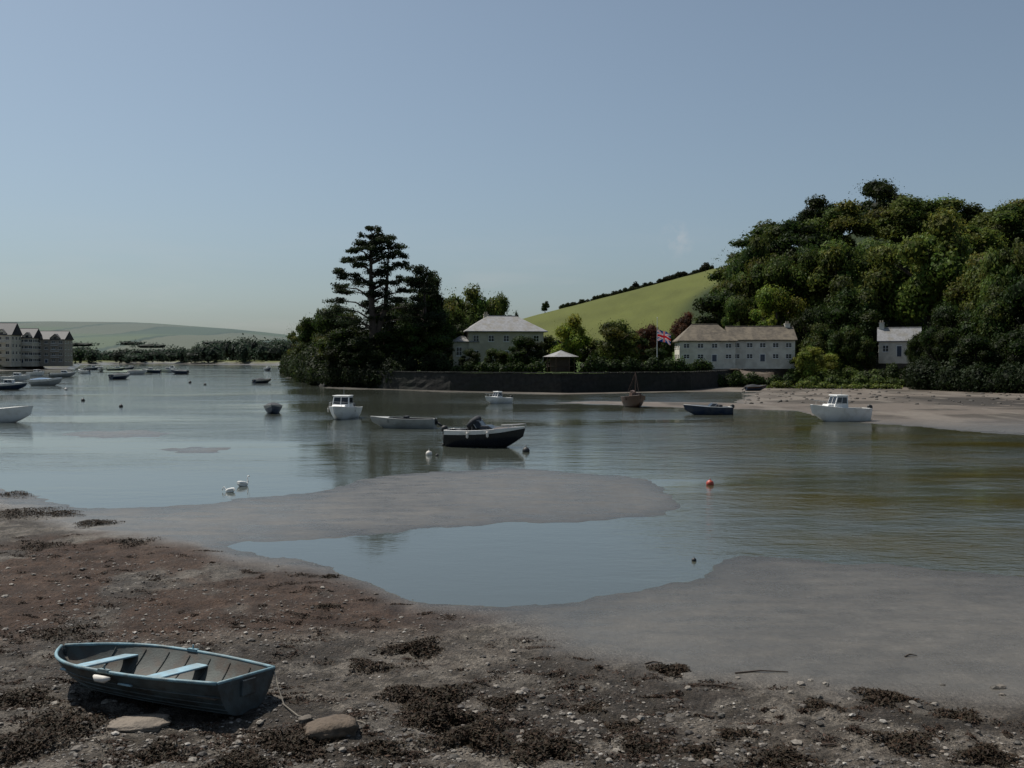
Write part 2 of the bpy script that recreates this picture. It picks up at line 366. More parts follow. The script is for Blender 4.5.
def lobe(ac,c,rad,n,size,col,core=True,up=.0,shell=(.74,1.08)):
    rad=np.array(rad if hasattr(rad,'__len__') else (rad,)*3,float)
    D=RNG.normal(size=(n,3));D/=np.linalg.norm(D,axis=1,keepdims=True)
    if up: D[:,2]=np.abs(D[:,2])*up+D[:,2]*(1-up)
    rr=RNG.uniform(shell[0],shell[1],(n,1))*(1+.16*np.sin(D[:,:1]*7+c[0])*np.cos(D[:,1:2]*6+c[2]))
    P=np.array(c)+D*rad*rr
    Nn=D+RNG.normal(size=(n,3))*.5
    k=RNG.uniform(.7,1.3,(n,1))
    C=np.array(col)[None,:]*k; C[:,0]*=RNG.uniform(.85,1.2,n)
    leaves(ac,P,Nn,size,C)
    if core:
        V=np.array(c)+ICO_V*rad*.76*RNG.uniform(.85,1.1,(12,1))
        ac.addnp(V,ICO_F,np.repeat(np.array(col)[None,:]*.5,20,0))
def deciduous(seed,h=16.,r=7.,nl=36,per=340,ls=.40):
    global RNG
    RNG=np.random.default_rng(seed);ac=Acc()
    tube(ac,[(0,0,-.5),(.1,0,h*.2),(.2,.1,h*.45),(.1,0,h*.75)],[.55,.4,.3,.08],8,(1,1,1),1)
    for i in range(7):
        a=RNG.uniform(0,6.28);q=RNG.uniform(.2,.4)*h;R=RNG.uniform(.5,.8)*r
        tube(ac,[(0.1,0,q),(math.cos(a)*R*.5,math.sin(a)*R*.5,q+h*.16),(math.cos(a)*R,math.sin(a)*R,q+h*.26)],[.25,.15,.05],6,(1,1,1),1)
    green=np.array((.062,.096,.022))
    for i in range(nl):
        D=RNG.normal(size=3);D/=np.linalg.norm(D)
        q=RNG.uniform(.35,.98)**.6
        hz=.52+D[2]*q*.37
        wdt=1.0 if hz<.55 else math.sqrt(max(.1,1-((hz-.55)/.47)**2))
        c=(D[0]*q*r*.78*wdt,D[1]*q*r*.78*wdt,h*hz)
        lr=RNG.uniform(.13,.40)*r
        lobe(ac,c,(lr*RNG.uniform(.85,1.2),lr*RNG.uniform(.85,1.2),lr*RNG.uniform(.6,.95)),int(per*(lr/(.3*r))**2),ls,green*RNG.uniform(.6,1.4)*np.array((RNG.uniform(.85,1.3),1,1)))
    n=260;D=RNG.normal(size=(n,3));D/=np.linalg.norm(D,axis=1,keepdims=True)
    P=np.array((0,0,h*.53))+D*np.array((r*.94,r*.94,h*.43))*RNG.uniform(.85,1.02,(n,1))
    leaves(ac,P,RNG.normal(size=(n,3)),ls*.6,np.repeat(green[None,:],n,0)*RNG.uniform(.6,1.3,(n,1)))
    return ac.mesh('tree_mesh',[M['leaf'],M['bark']])
DEC=[deciduous(s) for s in (1,2,3,4,5,6)]
def place_tree(name,x_,y_,top,width,tone=(1,1,1),k=None,zb=None,minh=None,mesh=None):
    zb=gz(x_,y_) if zb is None else zb
    h=max(top-zb,minh or 1.)
    o=bpy.data.objects.new(name,mesh or DEC[(k if k is not None else random.randrange(6))%6]);COL.objects.link(o)
    o.location=(x_,y_,top-h)
    o.scale=(width/14.,width/14.,h/15.6);o.rotation_euler=(0,0,random.uniform(0,6.28));o.color=(*tone,1);return o
def T(px,d,py,wpx,tone=(1,1,1),name='broadleaf_tree',**kw):
    return place_tree(name,X(px,d),d,Z(py,d),wpx/1000*d,tone,**kw)
D1=(.62,.64,.60);D2=(.38,.42,.40);G1=(1.15,1.1,1);LG=(1.8,1.6,1.2);YG=(2.4,1.95,1.1);CP=(1.1,.33,.8);OL=(1.15,.98,.85);DD=(.26,.29,.26)
for t_ in [(300,262,320,36,OL),(318,212,308,50,D1),(338,196,300,52,D1),(350,176,322,54,D2),(334,190,332,44,OL),(400,184,288,64,D2),(428,182,272,44,D2),(452,196,284,58,OL),(480,200,284,54,G1),(499,206,288,34,OL),
           (385,174,325,62,D2),(412,174,318,60,D1),(362,172,336,54,D2),(438,174,330,46,D1),(436,190,300,60,D1),(470,205,300,60,D1),(312,228,338,44,D1),(342,173,340,40,DD),(372,170,345,44,DD)]:
    T(*t_)
for t_ in [(470,168,347,28,D2),(496,172,345,28,D1),(526,170,333,42,D2),(517,176,348,34,D2),(588,178,332,44,D2),(613,171,316,56,OL),(630,180,326,44,D2),(569,170,314,46,YG),(647,186,318,34,CP),(684,212,311,30,CP),(664,196,328,30,D1),(700,205,326,40,D2),(806,176,342,38,LG),(826,182,350,36,LG),(655,172,345,26,D2),(550,196,335,40,D2)]:
    T(*t_,name='garden_tree')
T(517,200,305,8,D2,name='clipped_cypress')
T(545,390,301,11,D2,name='hedgerow_tree')
sil=([700,712,730,760,800,835,870,925,955,1000,1030,1100,1300],[300,268,232,220,204,188,172,184,200,190,196,205,230])
random.seed(21)
tones=[G1,D1,OL,D1,(1.5,1.3,1.0),(.8,.83,.72),D2,(1.2,1.1,.9),D2,DD]
for d,f0,step,p0 in [(288,1.0,46,775),(255,.93,50,738),(222,.74,54,728),(196,.46,56,830)]:
    px=p0
    while px<1190:
        s_=np.interp(px,*sil)
        py=360-(360-s_)*f0+random.uniform(-8,13)
        if d>250: py=max(py,s_+random.uniform(0,8))
        if not(d<200 and px<935):
            w_=random.uniform(66,98)
            o=T(px,d+random.uniform(-7,7),py,w_,random.choice(tones),minh=16.)
            o.name='woodland_tree'
        px+=step*random.uniform(.8,1.25)
for t_ in [(735,222,262,58,OL),(752,228,234,54,D1),(776,205,279,62,(1.9,1.65,1.0)),(738,208,292,40,G1),(835,222,250,88,D2),(852,200,275,70,D1),(930,205,210,100,(1.4,1.25,1.0)),(865,196,300,60,D2),(985,188,250,86,OL),(1012,176,228,70,G1),(955,168,292,62,D2),(1000,160,286,74,D1),(1040,156,262,80,D2),(940,160,318,46,D2),(975,150,330,60,DD),(1020,148,322,64,DD),(1070,146,300,80,D1),(845,188,318,44,D1),(862,186,330,36,D1),(918,176,326,30,D2),(825,190,322,46,D1),(1120,150,290,90,D1),(880,214,236,84,G1),(800,226,232,70,D1),(812,196,300,50,D2)]:
    T(*t_,name='woodland_tree')
# ---- hedges, shrubs as leaf-built masses
def hedge(name,pts,h,w,col,dens=34,ls=.32,jit=.25,base=None):
    global RNG
    RNG=np.random.default_rng(int(abs(pts[0][0])*10)+5)
    ac=Acc();pts=[np.array(p) for p in pts]
    for a,b in zip(pts[:-1],pts[1:]):
        Lh=np.linalg.norm(b-a);k=max(1,int(Lh/(w*.55)))
        for i in range(k):
            p=a+(b-a)*(i+.5)/k+RNG.normal(size=2)*w*.1
            zz=gz(p[0],p[1]) if base is None else base
            hh_=h*RNG.uniform(1-jit,1+jit)
            lobe(ac,(p[0],p[1],zz+hh_*.42),(w*.62,w*.55,hh_*.58),int(dens*w*hh_*2),ls,np.array(col)*RNG.uniform(.7,1.3))
    return ac.obj(name,[M['leaf']])
def PL(l): return [(X(p,d),d) for p,d in l]
hedge('garden_hedge',PL([(345,171),(400,168),(455,166)]),3.0,2.6,(.020,.032,.010))
hedge('overhanging_ivy',PL([(322,178.0),(345,170.0),(385,162.4),(402,160.6)]),2.9,2.6,(.016,.025,.008),jit=.5,base=.6)
hedge('shore_scrub',PL([(287,330),(300,252),(312,207),(323,181)]),4.5,4.2,(.024,.036,.012),jit=.5,ls=.5,dens=20)
hedge('garden_hedge',PL([(455,164),(540,160)]),1.6,1.6,(.030,.048,.013))
hedge('garden_hedge',PL([(580,160),(672,161)]),2.2,1.9,(.026,.042,.012))
hedge('garden_hedge',PL([(665,166),(735,168),(790,170)]),2.0,2.0,(.035,.058,.015),jit=.45)
hedge('garden_hedge',PL([(790,176),(850,180),(880,182)]),2.6,2.4,(.07,.10,.022),jit=.4)
hedge('garden_hedge',PL([(800,166),(850,168),(905,168)]),1.5,2.2,(.065,.095,.022),jit=.5)
hedge('garden_hedge',PL([(862,174),(905,170),(935,162)]),2.6,2.4,(.030,.045,.014),jit=.5)
hedge('bramble_bank',PL([(915,157),(950,148),(1000,140),(1060,136),(1200,134)]),3.4,3.6,(.016,.026,.009),jit=.4)
hedge('reed_bank',PL([(765,161),(830,158),(900,157)]),.9,1.7,(.11,.14,.030),ls=.25,jit=.5)
hedge('hedgerow',PL([(560,398),(620,400),(655,402),(712,404)]),1.1,1.4,(.04,.05,.020),ls=.5,jit=.7)
hedge('hedgerow',PL([(628,402),(646,402)]),1.8,2.0,(.025,.03,.015),ls=.6,jit=.7)
hedge('hedgerow',PL([(664,402),(708,404)]),2.0,2.4,(.025,.03,.015),ls=.6,jit=.8)
RNG=np.random.default_rng(5);ac=Acc()
for i in range(190):
    px=RNG.uniform(62,292);d=RNG.uniform(800,1000)
    top=np.interp(px,[60,100,160,210,240,292],[347,348,349,343,337,340])+RNG.uniform(0,7)
    hh_=max(6,Z(top,d)-2.4);r=RNG.uniform(5,9)
    cl=np.array((.034,.052,.033))*RNG.uniform(.6,1.45)
    lobe(ac,(X(px,d),d,2.4+hh_*.5),(r,r,hh_*.55),150,1.6,cl)
for i in range(60):
    px=RNG.uniform(-250,320);d=RNG.uniform(1200,1420);zz=gz(X(px,d),d)
    lobe(ac,(X(px,d),d,zz+2),(RNG.uniform(10,30),9,4),110,2.2,np.array((.045,.066,.05))*RNG.uniform(.8,1.2))
ac.obj('distant_trees',[M['leaf']])
RNG=np.random.default_rng(6);ac=Acc()
for i in range(60):
    px=RNG.uniform(-420,80);d=RNG.uniform(470,620)
    r=RNG.uniform(4,7);lobe(ac,(X(px,d),d,2.4+r*.8),(r,r,r),110,1.3,np.array((.035,.055,.025))*RNG.uniform(.7,1.3))
ac.obj('town_trees',[M['leaf']])
# ---------------------------------------------------------------- CEDAR
RNG=np.random.default_rng(33);ac=Acc()
cd=172.;cx0=X(376,cd);cz=gz(cx0,cd);HT=Z(228,cd)-cz
def trx(zr): return -.9*math.sin(zr*2.2)*.9
tp=[(trx(k/10),0,HT*k/10*.97-.5*(k==0)) for k in range(11)]
tube(ac,tp,[.95,.8,.72,.62,.55,.48,.4,.33,.25,.16,.06],10,(1,1,1),1)
tube(ac,[(.1,.2,HT*.25),(1.6,.3,HT*.45),(2.0,.2,HT*.68),(2.2,0,HT*.86)],[.5,.42,.22,.06],8,(1,1,1),1)
spec=[(-.2,.985,1.5),(.7,.955,2.0),(-1.4,.945,1.9),(2.2,.935,1.7),(.9,.91,2.8),(-2.5,.895,2.2),(3.3,.88,2.0),(-.6,.86,2.8),(-3.7,.84,1.9),(3.9,.82,2.1),(1.4,.82,2.8),(-1.7,.79,2.4),(-5.0,.765,2.2),(-3.1,.735,2.3),(4.3,.745,1.9),(2.2,.72,2.6),(-6.2,.695,1.8),(-4.3,.665,2.5),(.2,.70,2.6),(4.8,.66,2.0),(-1.8,.635,2.8),(-6.8,.61,2.2),(2.6,.62,2.8),(-4.6,.57,2.9),(5.4,.575,2.3),(.2,.56,3.2),(-7.4,.52,2.4),(3.6,.50,3.2),(-2.6,.49,3.2),(-5.6,.45,3.2),(6.2,.47,2.6),(1.0,.43,3.4),(-7.6,.39,2.8),(4.6,.39,3.2),(-3.4,.34,3.4),(7,.33,3.)]
for xo,zf_,rx in spec:
    yo=RNG.uniform(-.5,.5)*(2+ (1-zf_)*9)
    zc=HT*zf_+RNG.uniform(-.3,.3)
    zt=zc-abs(xo)*.12-.5
    tube(ac,[(trx(zt/HT*.9),0,zt-.8),(xo*.5,yo*.5,zc-.55),(xo,yo,zc-.15)],[.2,.13,.05],5,(1,1,1),1)
    for q in range(5):
        ox=RNG.uniform(-.6,.6)*rx;oy=RNG.uniform(-.7,.7)*rx
        lobe(ac,(xo+ox,yo+oy,zc+RNG.uniform(-.45,.3)),(rx*RNG.uniform(.35,.6),rx*.55,RNG.uniform(.3,.65)),190,.25,np.array((.022,.033,.014))*RNG.uniform(.6,1.5),core=False,shell=(.15,1.15))
for i in range(30):
    zf_=RNG.uniform(.3,.9);R=(1.0-zf_)*5+.6
    lobe(ac,(RNG.uniform(-R,R)*.8+.2,RNG.uniform(-1.5,1.5),HT*zf_),(1.3,1.3,.6),130,.28,np.array((.018,.028,.012))*RNG.uniform(.6,1.4),core=False,shell=(.1,1.1))
ac.obj('cedar_tree',[M['leaf'],M['bark']],loc=(cx0,cd,cz))
RNG=np.random.default_rng(35);ac=Acc();pd=176.;px0=X(424,pd);pz=gz(px0,pd);HT=Z(267,pd)-pz
tube(ac,[(0,0,-.5),(.2,0,HT*.5),(0,0,HT*.97)],[.5,.35,.06],8,(1,1,1),1)
for i in range(28):
    zf_=RNG.uniform(.42,.99);R=3.9*(1.12-zf_)**.5;a=RNG.uniform(0,6.28);c=(math.cos(a)*R,math.sin(a)*R,HT*zf_)
    tube(ac,[(0,0,HT*zf_-.8),c],[.12,.04],5,(1,1,1),1)
    for q in range(2): lobe(ac,(c[0]*RNG.uniform(.5,1.2),c[1]*RNG.uniform(.5,1.2),c[2]),(1.4,1.4,.7),170,.3,np.array((.022,.034,.015))*RNG.uniform(.7,1.4),core=False,shell=(.2,1.15))
ac.obj('pine_tree',[M['leaf'],M['bark']],loc=(px0,pd,pz))
# ---------------------------------------------------------------- SEAWALL
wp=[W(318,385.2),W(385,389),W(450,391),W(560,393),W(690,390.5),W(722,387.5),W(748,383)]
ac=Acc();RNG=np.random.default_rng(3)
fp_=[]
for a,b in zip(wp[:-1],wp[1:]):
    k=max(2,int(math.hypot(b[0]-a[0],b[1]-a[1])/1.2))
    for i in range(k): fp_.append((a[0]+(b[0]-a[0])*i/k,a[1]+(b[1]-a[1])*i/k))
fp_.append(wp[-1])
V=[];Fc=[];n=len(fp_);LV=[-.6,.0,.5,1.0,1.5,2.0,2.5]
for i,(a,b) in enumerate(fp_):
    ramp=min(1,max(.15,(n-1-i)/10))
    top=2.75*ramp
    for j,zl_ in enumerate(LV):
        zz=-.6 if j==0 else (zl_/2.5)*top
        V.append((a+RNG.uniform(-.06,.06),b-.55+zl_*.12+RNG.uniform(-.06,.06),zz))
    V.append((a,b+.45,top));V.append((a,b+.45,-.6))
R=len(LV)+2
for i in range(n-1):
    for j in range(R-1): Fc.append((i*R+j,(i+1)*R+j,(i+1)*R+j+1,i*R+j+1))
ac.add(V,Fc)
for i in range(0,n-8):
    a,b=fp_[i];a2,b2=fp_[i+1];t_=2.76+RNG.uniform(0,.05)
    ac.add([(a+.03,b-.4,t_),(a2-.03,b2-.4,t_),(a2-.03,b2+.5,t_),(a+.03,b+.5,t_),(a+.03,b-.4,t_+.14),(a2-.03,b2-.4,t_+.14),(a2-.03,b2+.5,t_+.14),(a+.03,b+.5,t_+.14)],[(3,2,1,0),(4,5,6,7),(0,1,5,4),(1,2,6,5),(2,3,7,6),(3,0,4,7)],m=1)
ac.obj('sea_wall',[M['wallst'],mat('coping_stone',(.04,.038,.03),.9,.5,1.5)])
def rocks(name,pl,mt,cols):
    ac=Acc()
    for (x_,y_,s) in pl:
        V=ICO_V*np.array((s*RNG.uniform(.8,1.3),s*RNG.uniform(.7,1.1),s*RNG.uniform(.35,.65)))*RNG.uniform(.8,1.15,(12,1))
        a=RNG.uniform(0,6.28);c_,s_=math.cos(a),math.sin(a)
        V=V@np.array([[c_,s_,0],[-s_,c_,0],[0,0,1]])
        V=V+np.array((x_,y_,0));V[:,2]+=gz(x_,y_)+s*.12
        k=cols[int(RNG.integers(len(cols)))];ac.addnp(V,ICO_F,np.repeat(np.array(k)[None,:]*RNG.uniform(.75,1.25),20,0))
    return ac.obj(name,[mt])
def boulder(name,px,py,rx,ry,rz,col,seed,rot=0.):
    x_,y_=W(px,py,.1)
    bm=bmesh.new();bmesh.ops.create_icosphere(bm,subdivisions=4,radius=1.)
    for v in bm.verts:
        p=v.co.copy();q=np.array([p.x*1.6+seed,p.y*1.6+p.z*2]);n_=float(fbm(np.array([q[0]]),np.array([q[1]]),5,seed)[0])-.5
        p*=1+n_*.9
        m_=max(abs(p.x),abs(p.y),abs(p.z)*1.1);p=p*(.55+.45/max(.6,m_))
        v.co=(p.x*rx,p.y*ry,max(p.z,-.4)*rz)
    me=bpy.data.meshes.new(name);bm.to_mesh(me);bm.free()
    me.materials.append(mat(name+'_mat',col,.85,.35,6,.02,25,dirt=tuple(c*.35 for c in col),dirtamt=.8,dscale=6))
    me.polygons.foreach_set('use_smooth',np.ones(len(me.polygons),bool))
    o=bpy.data.objects.new(name,me);COL.objects.link(o);o.location=(x_,y_,gz(x_,y_)+rz*.12);o.rotation_euler=(.05,-.06,rot);return o
RNG=np.random.default_rng(44)
pl=[]
for i in range(200):
    px=RNG.uniform(742,1060);py=RNG.uniform(386,404)+ (px-742)*.012
    x_,y_=W(px,py);pl.append((x_,y_,RNG.uniform(.1,.35)))
rocks('beach_rocks',pl,M['stone'],[(.07,.06,.048),(.11,.095,.08),(.04,.036,.03)])
# ---------------------------------------------------------------- BUILDINGS
def window(ac,q,u0,u1,v0,v1,bars=2,mf=1,mg=2):
    panel(ac,q,u0,u1,v0,v1,.05,m=mf,th=.05)
    a,b,c,d=q;Wd=(b-a).length;H_=(d-a).length;fu=.05/Wd;fv=.06/H_
    for i in range(bars):
        w_=(u1-u0)/bars
        panel(ac,q,u0+w_*i+fu,u0+w_*(i+1)-fu*.6,v0+fv,(v0+v1)/2-fv*.3,.056,m=mg,th=.0)
        panel(ac,q,u0+w_*i+fu,u0+w_*(i+1)-fu*.6,(v0+v1)/2+fv*.3,v1-fv,.056,m=mg,th=.0)
def quadof(x0,x1,y0,y1,z0,z1,side):
    f={'f':[(x0,y0,z0),(x1,y0,z0),(x1,y0,z1),(x0,y0,z1)],'r':[(x1,y0,z0),(x1,y1,z0),(x1,y1,z1),(x1,y0,z1)],'l':[(x0,y1,z0),(x0,y0,z0),(x0,y0,z1),(x0,y1,z1)]}[side]
    return [Vector(v) for v in f]
def house(name,loc,rot,w,dp,h,rh,wallm,roofm,hip=True,ov=.45,storeys=2,bays=5,chim=(),door=True,hipr=None,hw_=.5):
    e=empty(name,loc,rot)
    x0,x1,y0,y1=-w/2,w/2,-dp/2,dp/2
    ac=Acc();box(ac,x0,x1,y0,y1,-1.2,h,m=0)
    if not hip:
        for xs in (x0,x1):
            ac.add([(xs,y0,h),(xs,y1,h),(xs,0,h+rh*.97)],[(0,1,2) if xs>0 else (2,1,0)])
    ac.obj('walls',[wallm],e)
    ac=Acc();o_=ov;zb=h-.12;t=.16
    ins=(hipr if hipr is not None else (dp/2)) if hip else -0.0
    V=[(x0-o_,y0-o_,zb),(x1+o_,y0-o_,zb),(x1+o_,y1+o_,zb),(x0-o_,y1+o_,zb),(x0-o_+ins,0,h+rh),(x1+o_-ins,0,h+rh)]
    V2=[(a,b,c+t) for a,b,c in V]
    ac.add(V+V2,[(6,7,11,10),(7,8,11),(8,9,10,11),(9,6,10),(1,0,4,5),(2,1,5),(3,2,5,4),(0,3,4),(0,1,7,6),(1,2,8,7),(2,3,9,8),(3,0,6,9)])
    tube(ac,[(x0-o_+ins,0,h+rh+t),(x1+o_-ins,0,h+rh+t)],.12,6)
    ac.obj('roof',[roofm],e)
    ac=Acc()
    for side,nb,ln in (('f',bays,w),('r',max(1,int(bays*dp/w)),dp),('l',max(1,int(bays*dp/w)),dp)):
        q=quadof(x0,x1,y0,y1,0,h,side)
        for s in range(storeys):
            for i in range(nb):
                cu=(i+.5)/nb;hw=hw_/ln
                v0=(s+.32)/storeys;v1=(s+.74)/storeys
                if door and side=='f' and s==0 and i==nb//2:
                    panel(ac,q,cu-hw,cu+hw,.02,v1,.05,m=1,th=.05);panel(ac,q,cu-hw*.8,cu+hw*.8,.03,v1*.93,.056,m=3,th=0);continue
                window(ac,q,cu-hw,cu+hw,v0,v1)
                panel(ac,q,cu-hw*1.2,cu+hw*1.2,v0-.03/storeys,v0,.12,m=1,th=.02)
    ac.obj('windows_and_door',[M['frame'],M['frame'],M['glass'],M['navy']],e)
    for i,(cx,cy,ch) in enumerate(chim):
        ac=Acc();box(ac,cx-.45,cx+.45,cy-.35,cy+.35,h,h+rh+ch,m=0);box(ac,cx-.52,cx+.52,cy-.42,cy+.42,h+rh+ch,h+rh+ch+.15,m=0)
        for k in (-.2,.2): tube(ac,[(cx+k,cy,h+rh+ch+.15),(cx+k,cy,h+rh+ch+.6)],[.14,.11],8,m=1)
        ac.obj('chimney_%d'%(i+1),[wallm,M['rubble']],e)
    return e
d=188.;hz=Z(360,d);house('villa_house',(X(502,d),d+4,hz-.3),.16,14.2,10.,Z(331,d)-hz+.2,2.9,M['cream'],M['slate'],True,.7,2,5,hipr=5.,chim=((-3,1,.4),))
hz=Z(361,184);house('villa_wing',(X(462,184),184+5,hz-.3),.16,4.5,6.,3.9,1.2,M['cream'],M['slate'],True,.4,1,2,hipr=2.4,door=False)
d=178.;hz=Z(362,d)
house('white_cottage',(X(763,d),d+3,hz),-.05,11.4,6.5,Z(340,d)-hz,2.35,M['whitewall'],M['thatch'],False,.35,2,5,chim=((5.0,0,.5),))
house('white_cottage',(X(707,d),d+2.5,hz),-.05,9.8,7.5,Z(341,d)-hz,2.9,M['whitewall'],M['thatch'],True,.4,2,4,hipr=3.0)
d=186.;hz=Z(357,d)
house('slate_cottage',(X(905,d),d+3,hz),-.35,7.2,5.,Z(341,d)-hz,2.4,M['whitewall'],M['slate'],False,.3,1,3,chim=((-3.1,0,1.0),))
d=163.;e=empty('summerhouse',(X(561,d),d,gz(X(561,d),d)),.1)
ac=Acc()
for i in range(6):
    a=i*math.pi/3;tube(ac,[(2.2*math.cos(a),2.2*math.sin(a),-.3),(2.2*math.cos(a),2.2*math.sin(a),2.6)],.09,6)
    b_=a+math.pi/3
    for zz in (.9,2.5): tube(ac,[(2.2*math.cos(a),2.2*math.sin(a),zz),(2.2*math.cos(b_),2.2*math.sin(b_),zz)],.05,5)
box(ac,-1.6,1.6,1.2,1.3,0,2.4)
ac.obj('posts',[M['wood']],e)
ac=Acc();V=[(3.0*math.cos(i*math.pi/3),3.0*math.sin(i*math.pi/3),2.45) for i in range(6)]+[(.5*math.cos(i*math.pi/3),.5*math.sin(i*math.pi/3),3.3) for i in range(6)]+[(0,0,3.5)]
ac.add(V,[(i,(i+1)%6,(i+1)%6+6,i+6) for i in range(6)]+[(i+6,(i+1)%6+6,12) for i in range(6)]+[tuple(range(5,-1,-1))]);ac.obj('roof',[M['slate']],e)
hedge('garden_hedge',PL([(548,167),(576,167)]),2.4,1.8,(.018,.028,.009))
M['tan']=mat('pale_render',(.50,.46,.38),.9,.12,1.,dirt=(.33,.29,.23),dirtamt=.4,dscale=.4)
for px,dd,w_,h_,rh_,st,wm_,rm in [(-2,420,15,12,5.,4,'tan','darkroof'),(27,432,9,11.,4.,4,'tan','darkroof'),(51,440,15,10.5,3.6,4,'rubble','darkroof'),(-50,400,26,9,4,3,'whitewall','slate'),(-110,390,22,8,4,3,'cream','slate')]:
    e=house('waterfront_apartments',(X(px,dd),dd,2.6),.1,w_,11,h_,rh_,M[wm_],M[rm],False,.5,st,5,hw_=.7)
    ac=Acc();am=Acc()
    for k in (-.25,.25):
        cx=w_*k;y0=-5.6;g_=min(1.9,w_*.19)
        am.add([(cx-g_,y0,h_-.1),(cx+g_,y0,h_-.1),(cx+g_,y0,h_+.7),(cx,y0,h_+2.2),(cx-g_,y0,h_+.7),(cx-g_,y0+3,h_-.1),(cx+g_,y0+3,h_-.1),(cx+g_,y0+3,h_+.7),(cx-g_,y0+3,h_+.7)],[(0,1,2,3,4),(1,6,7,2),(5,0,4,8)])
        ac.add([(cx-g_-.4,y0-.3,h_+.5),(cx,y0-.3,h_+2.45),(cx+g_+.4,y0-.3,h_+.5),(cx-g_-.4,y0+3,h_+.5),(cx,y0+3.5,h_+2.45),(cx+g_+.4,y0+3,h_+.5)],[(0,1,4,3),(1,2,5,4)])
        q=[Vector((cx-1.,y0,h_)),Vector((cx+1.,y0,h_)),Vector((cx+1.,y0,h_+1.2)),Vector((cx-1.,y0,h_+1.2))]
        panel(am,q,.2,.8,.1,.9,.06,m=1)
    bl=Acc()
    for s in range(1,st):
        zz=h_*s/st
        for kc in (-.25,.25):
            cx=w_*kc
            box(bl,cx-1.7,cx+1.7,-6.4,-5.52,zz-.1,zz+.02)
            tube(bl,[(cx-1.7,-6.35,zz+1.),(cx+1.7,-6.35,zz+1.)],.04,4)
            for k in range(7): tube(bl,[(cx-1.7+3.4*k/6,-6.35,zz),(cx-1.7+3.4*k/6,-6.35,zz+1.)],.025,4)
    bl.obj('balconies',[M['frame']],e)
    am.obj('dormers',[M[wm_],M['glass']],e);ac.obj('dormer_roofs',[M[rm]],e)
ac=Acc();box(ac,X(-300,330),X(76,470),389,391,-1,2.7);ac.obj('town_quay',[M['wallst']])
fd=165.;fx=X(657,fd);e=empty('flagpole',(fx,fd,gz(fx,fd)))
ac=Acc();tp_=Z(318,fd)-gz(fx,fd);tube(ac,[(0,0,-.3),(0,0,tp_)],[.07,.035],8);tube(ac,[(0,0,tp_),(0,0,tp_+.08),(0,0,tp_+.14)],[.05,.09,.02],8);ac.obj('pole',[M['frame']],e)
ac=Acc();nx,ny=60,36;W_,H_=2.9,1.8
def fpnt(i,j):
    s=i/nx;v=j/ny
    return (W_*s*.78,.22*math.sin(s*9+v)*s,tp_-2.0-H_+H_*v-.7*s*s+.05*math.sin(s*12))
for i in range(nx):
    for j in range(ny):
        u=(i+.5)/nx*60;v=(j+.5)/ny*30;cx_=abs(u-30);cy_=abs(v-15)
        c=(.01,.03,.2)
        dg=min(abs((u)-(v)*2),abs((60-u)-v*2))/2.236
        if dg<3: c=(.7,.7,.7)
        if dg<1: c=(.6,.02,.03)
        if cx_<5 or cy_<5: c=(.7,.7,.7)
        if cx_<3 or cy_<3: c=(.6,.02,.03)
        ac.add([fpnt(i,j),fpnt(i+1,j),fpnt(i+1,j+1),fpnt(i,j+1)],[(0,1,2,3)],c)
ac.obj('union_flag',[attr_mat('flag_cloth',.8,.3,False)],e)
# ---------------------------------------------------------------- BOATS
def hull(e,L_,B,H,mo,mi,mrim,tw=.78,rise=.35,kz=2.0,th=.035,floor=.12,rake=.3,bowp=2.2,nt=26,nu=9,stripe=.86,trans_rake=.0):
    ac=Acc()
    def sec(t,inner):
        b_=B/2*((tw+(1-tw)*math.sin(min(t/.5,1)*math.pi/2)) if t<.5 else max(.012,1-((t-.5)/.5)**bowp))
        sh=H*(1+rise*t*t+.05*(1-t)**2)
        keel=0 if t<.62 else H*.75*((t-.62)/.38)**2.4
        k=kz*(1-.35*t)
        P=[]
        if inner: b_=max(.006,b_-th)
        for i in range(-nu,nu+1):
            u=abs(i)/nu;yy=math.copysign(b_*u**.62,i);zz=keel+(sh-keel)*(u**.62)**(k*1.3)
            if inner: zz=max(zz+th*.8*(1-u),min(floor,sh-.02)) if u<.999 else sh
            xx=-L_/2+L_*t+rake*((zz/H) if t>.5 else 0)*max(0,(t-.5)*2)**3-trans_rake*(1-t)**6*(zz/H)
            P.append(Vector((xx,yy,zz)))
        return P
    n=2*nu+1;ts=[(i/(nt-1))**.92 for i in range(nt)]
    O=[sec(t,0) for t in ts];I=[sec(min(max(t,.012),.985),1) for t in ts]
    V=[p for s in O for p in s]
    Fo=[];Fs=[]
    for i in range(nt-1):
        for j in range(n-1):
            f=(i*n+j,i*n+j+1,(i+1)*n+j+1,(i+1)*n+j)
            (Fs if (j<(1-stripe)*nu or j>=n-1-(1-stripe)*nu) else Fo).append(f)
    Fo.append(tuple(range(n-1,-1,-1)))
    ac.add(V,Fo,m=0);ac.add(V,Fs,m=2) if Fs else None
    V=[p for s in I for p in s];Fi=[]
    for i in range(nt-1):
        for j in range(n-1): Fi.append((i*n+j+1,i*n+j,(i+1)*n+j,(i+1)*n+j+1))
    Fi.append(tuple(range(n)));ac.add(V,Fi,m=1)
    o=ac.obj('hull',[mo,mi,mrim],e,smooth=True)
    o.data.set_sharp_from_angle(angle=math.radians(40))
    ac=Acc();r_=th*.75
    for j in (0,n-1): tube(ac,[ (O[i][j]+I[i][j])/2+Vector((0,0,.004)) for i in range(nt)],r_,6)
    a=(O[0][0]+I[0][0])/2;b_=(O[0][-1]+I[0][-1])/2;tube(ac,[a,b_],r_*.98,6)
    ac.obj('gunwale',[mrim],e,smooth=True)
    return O,I
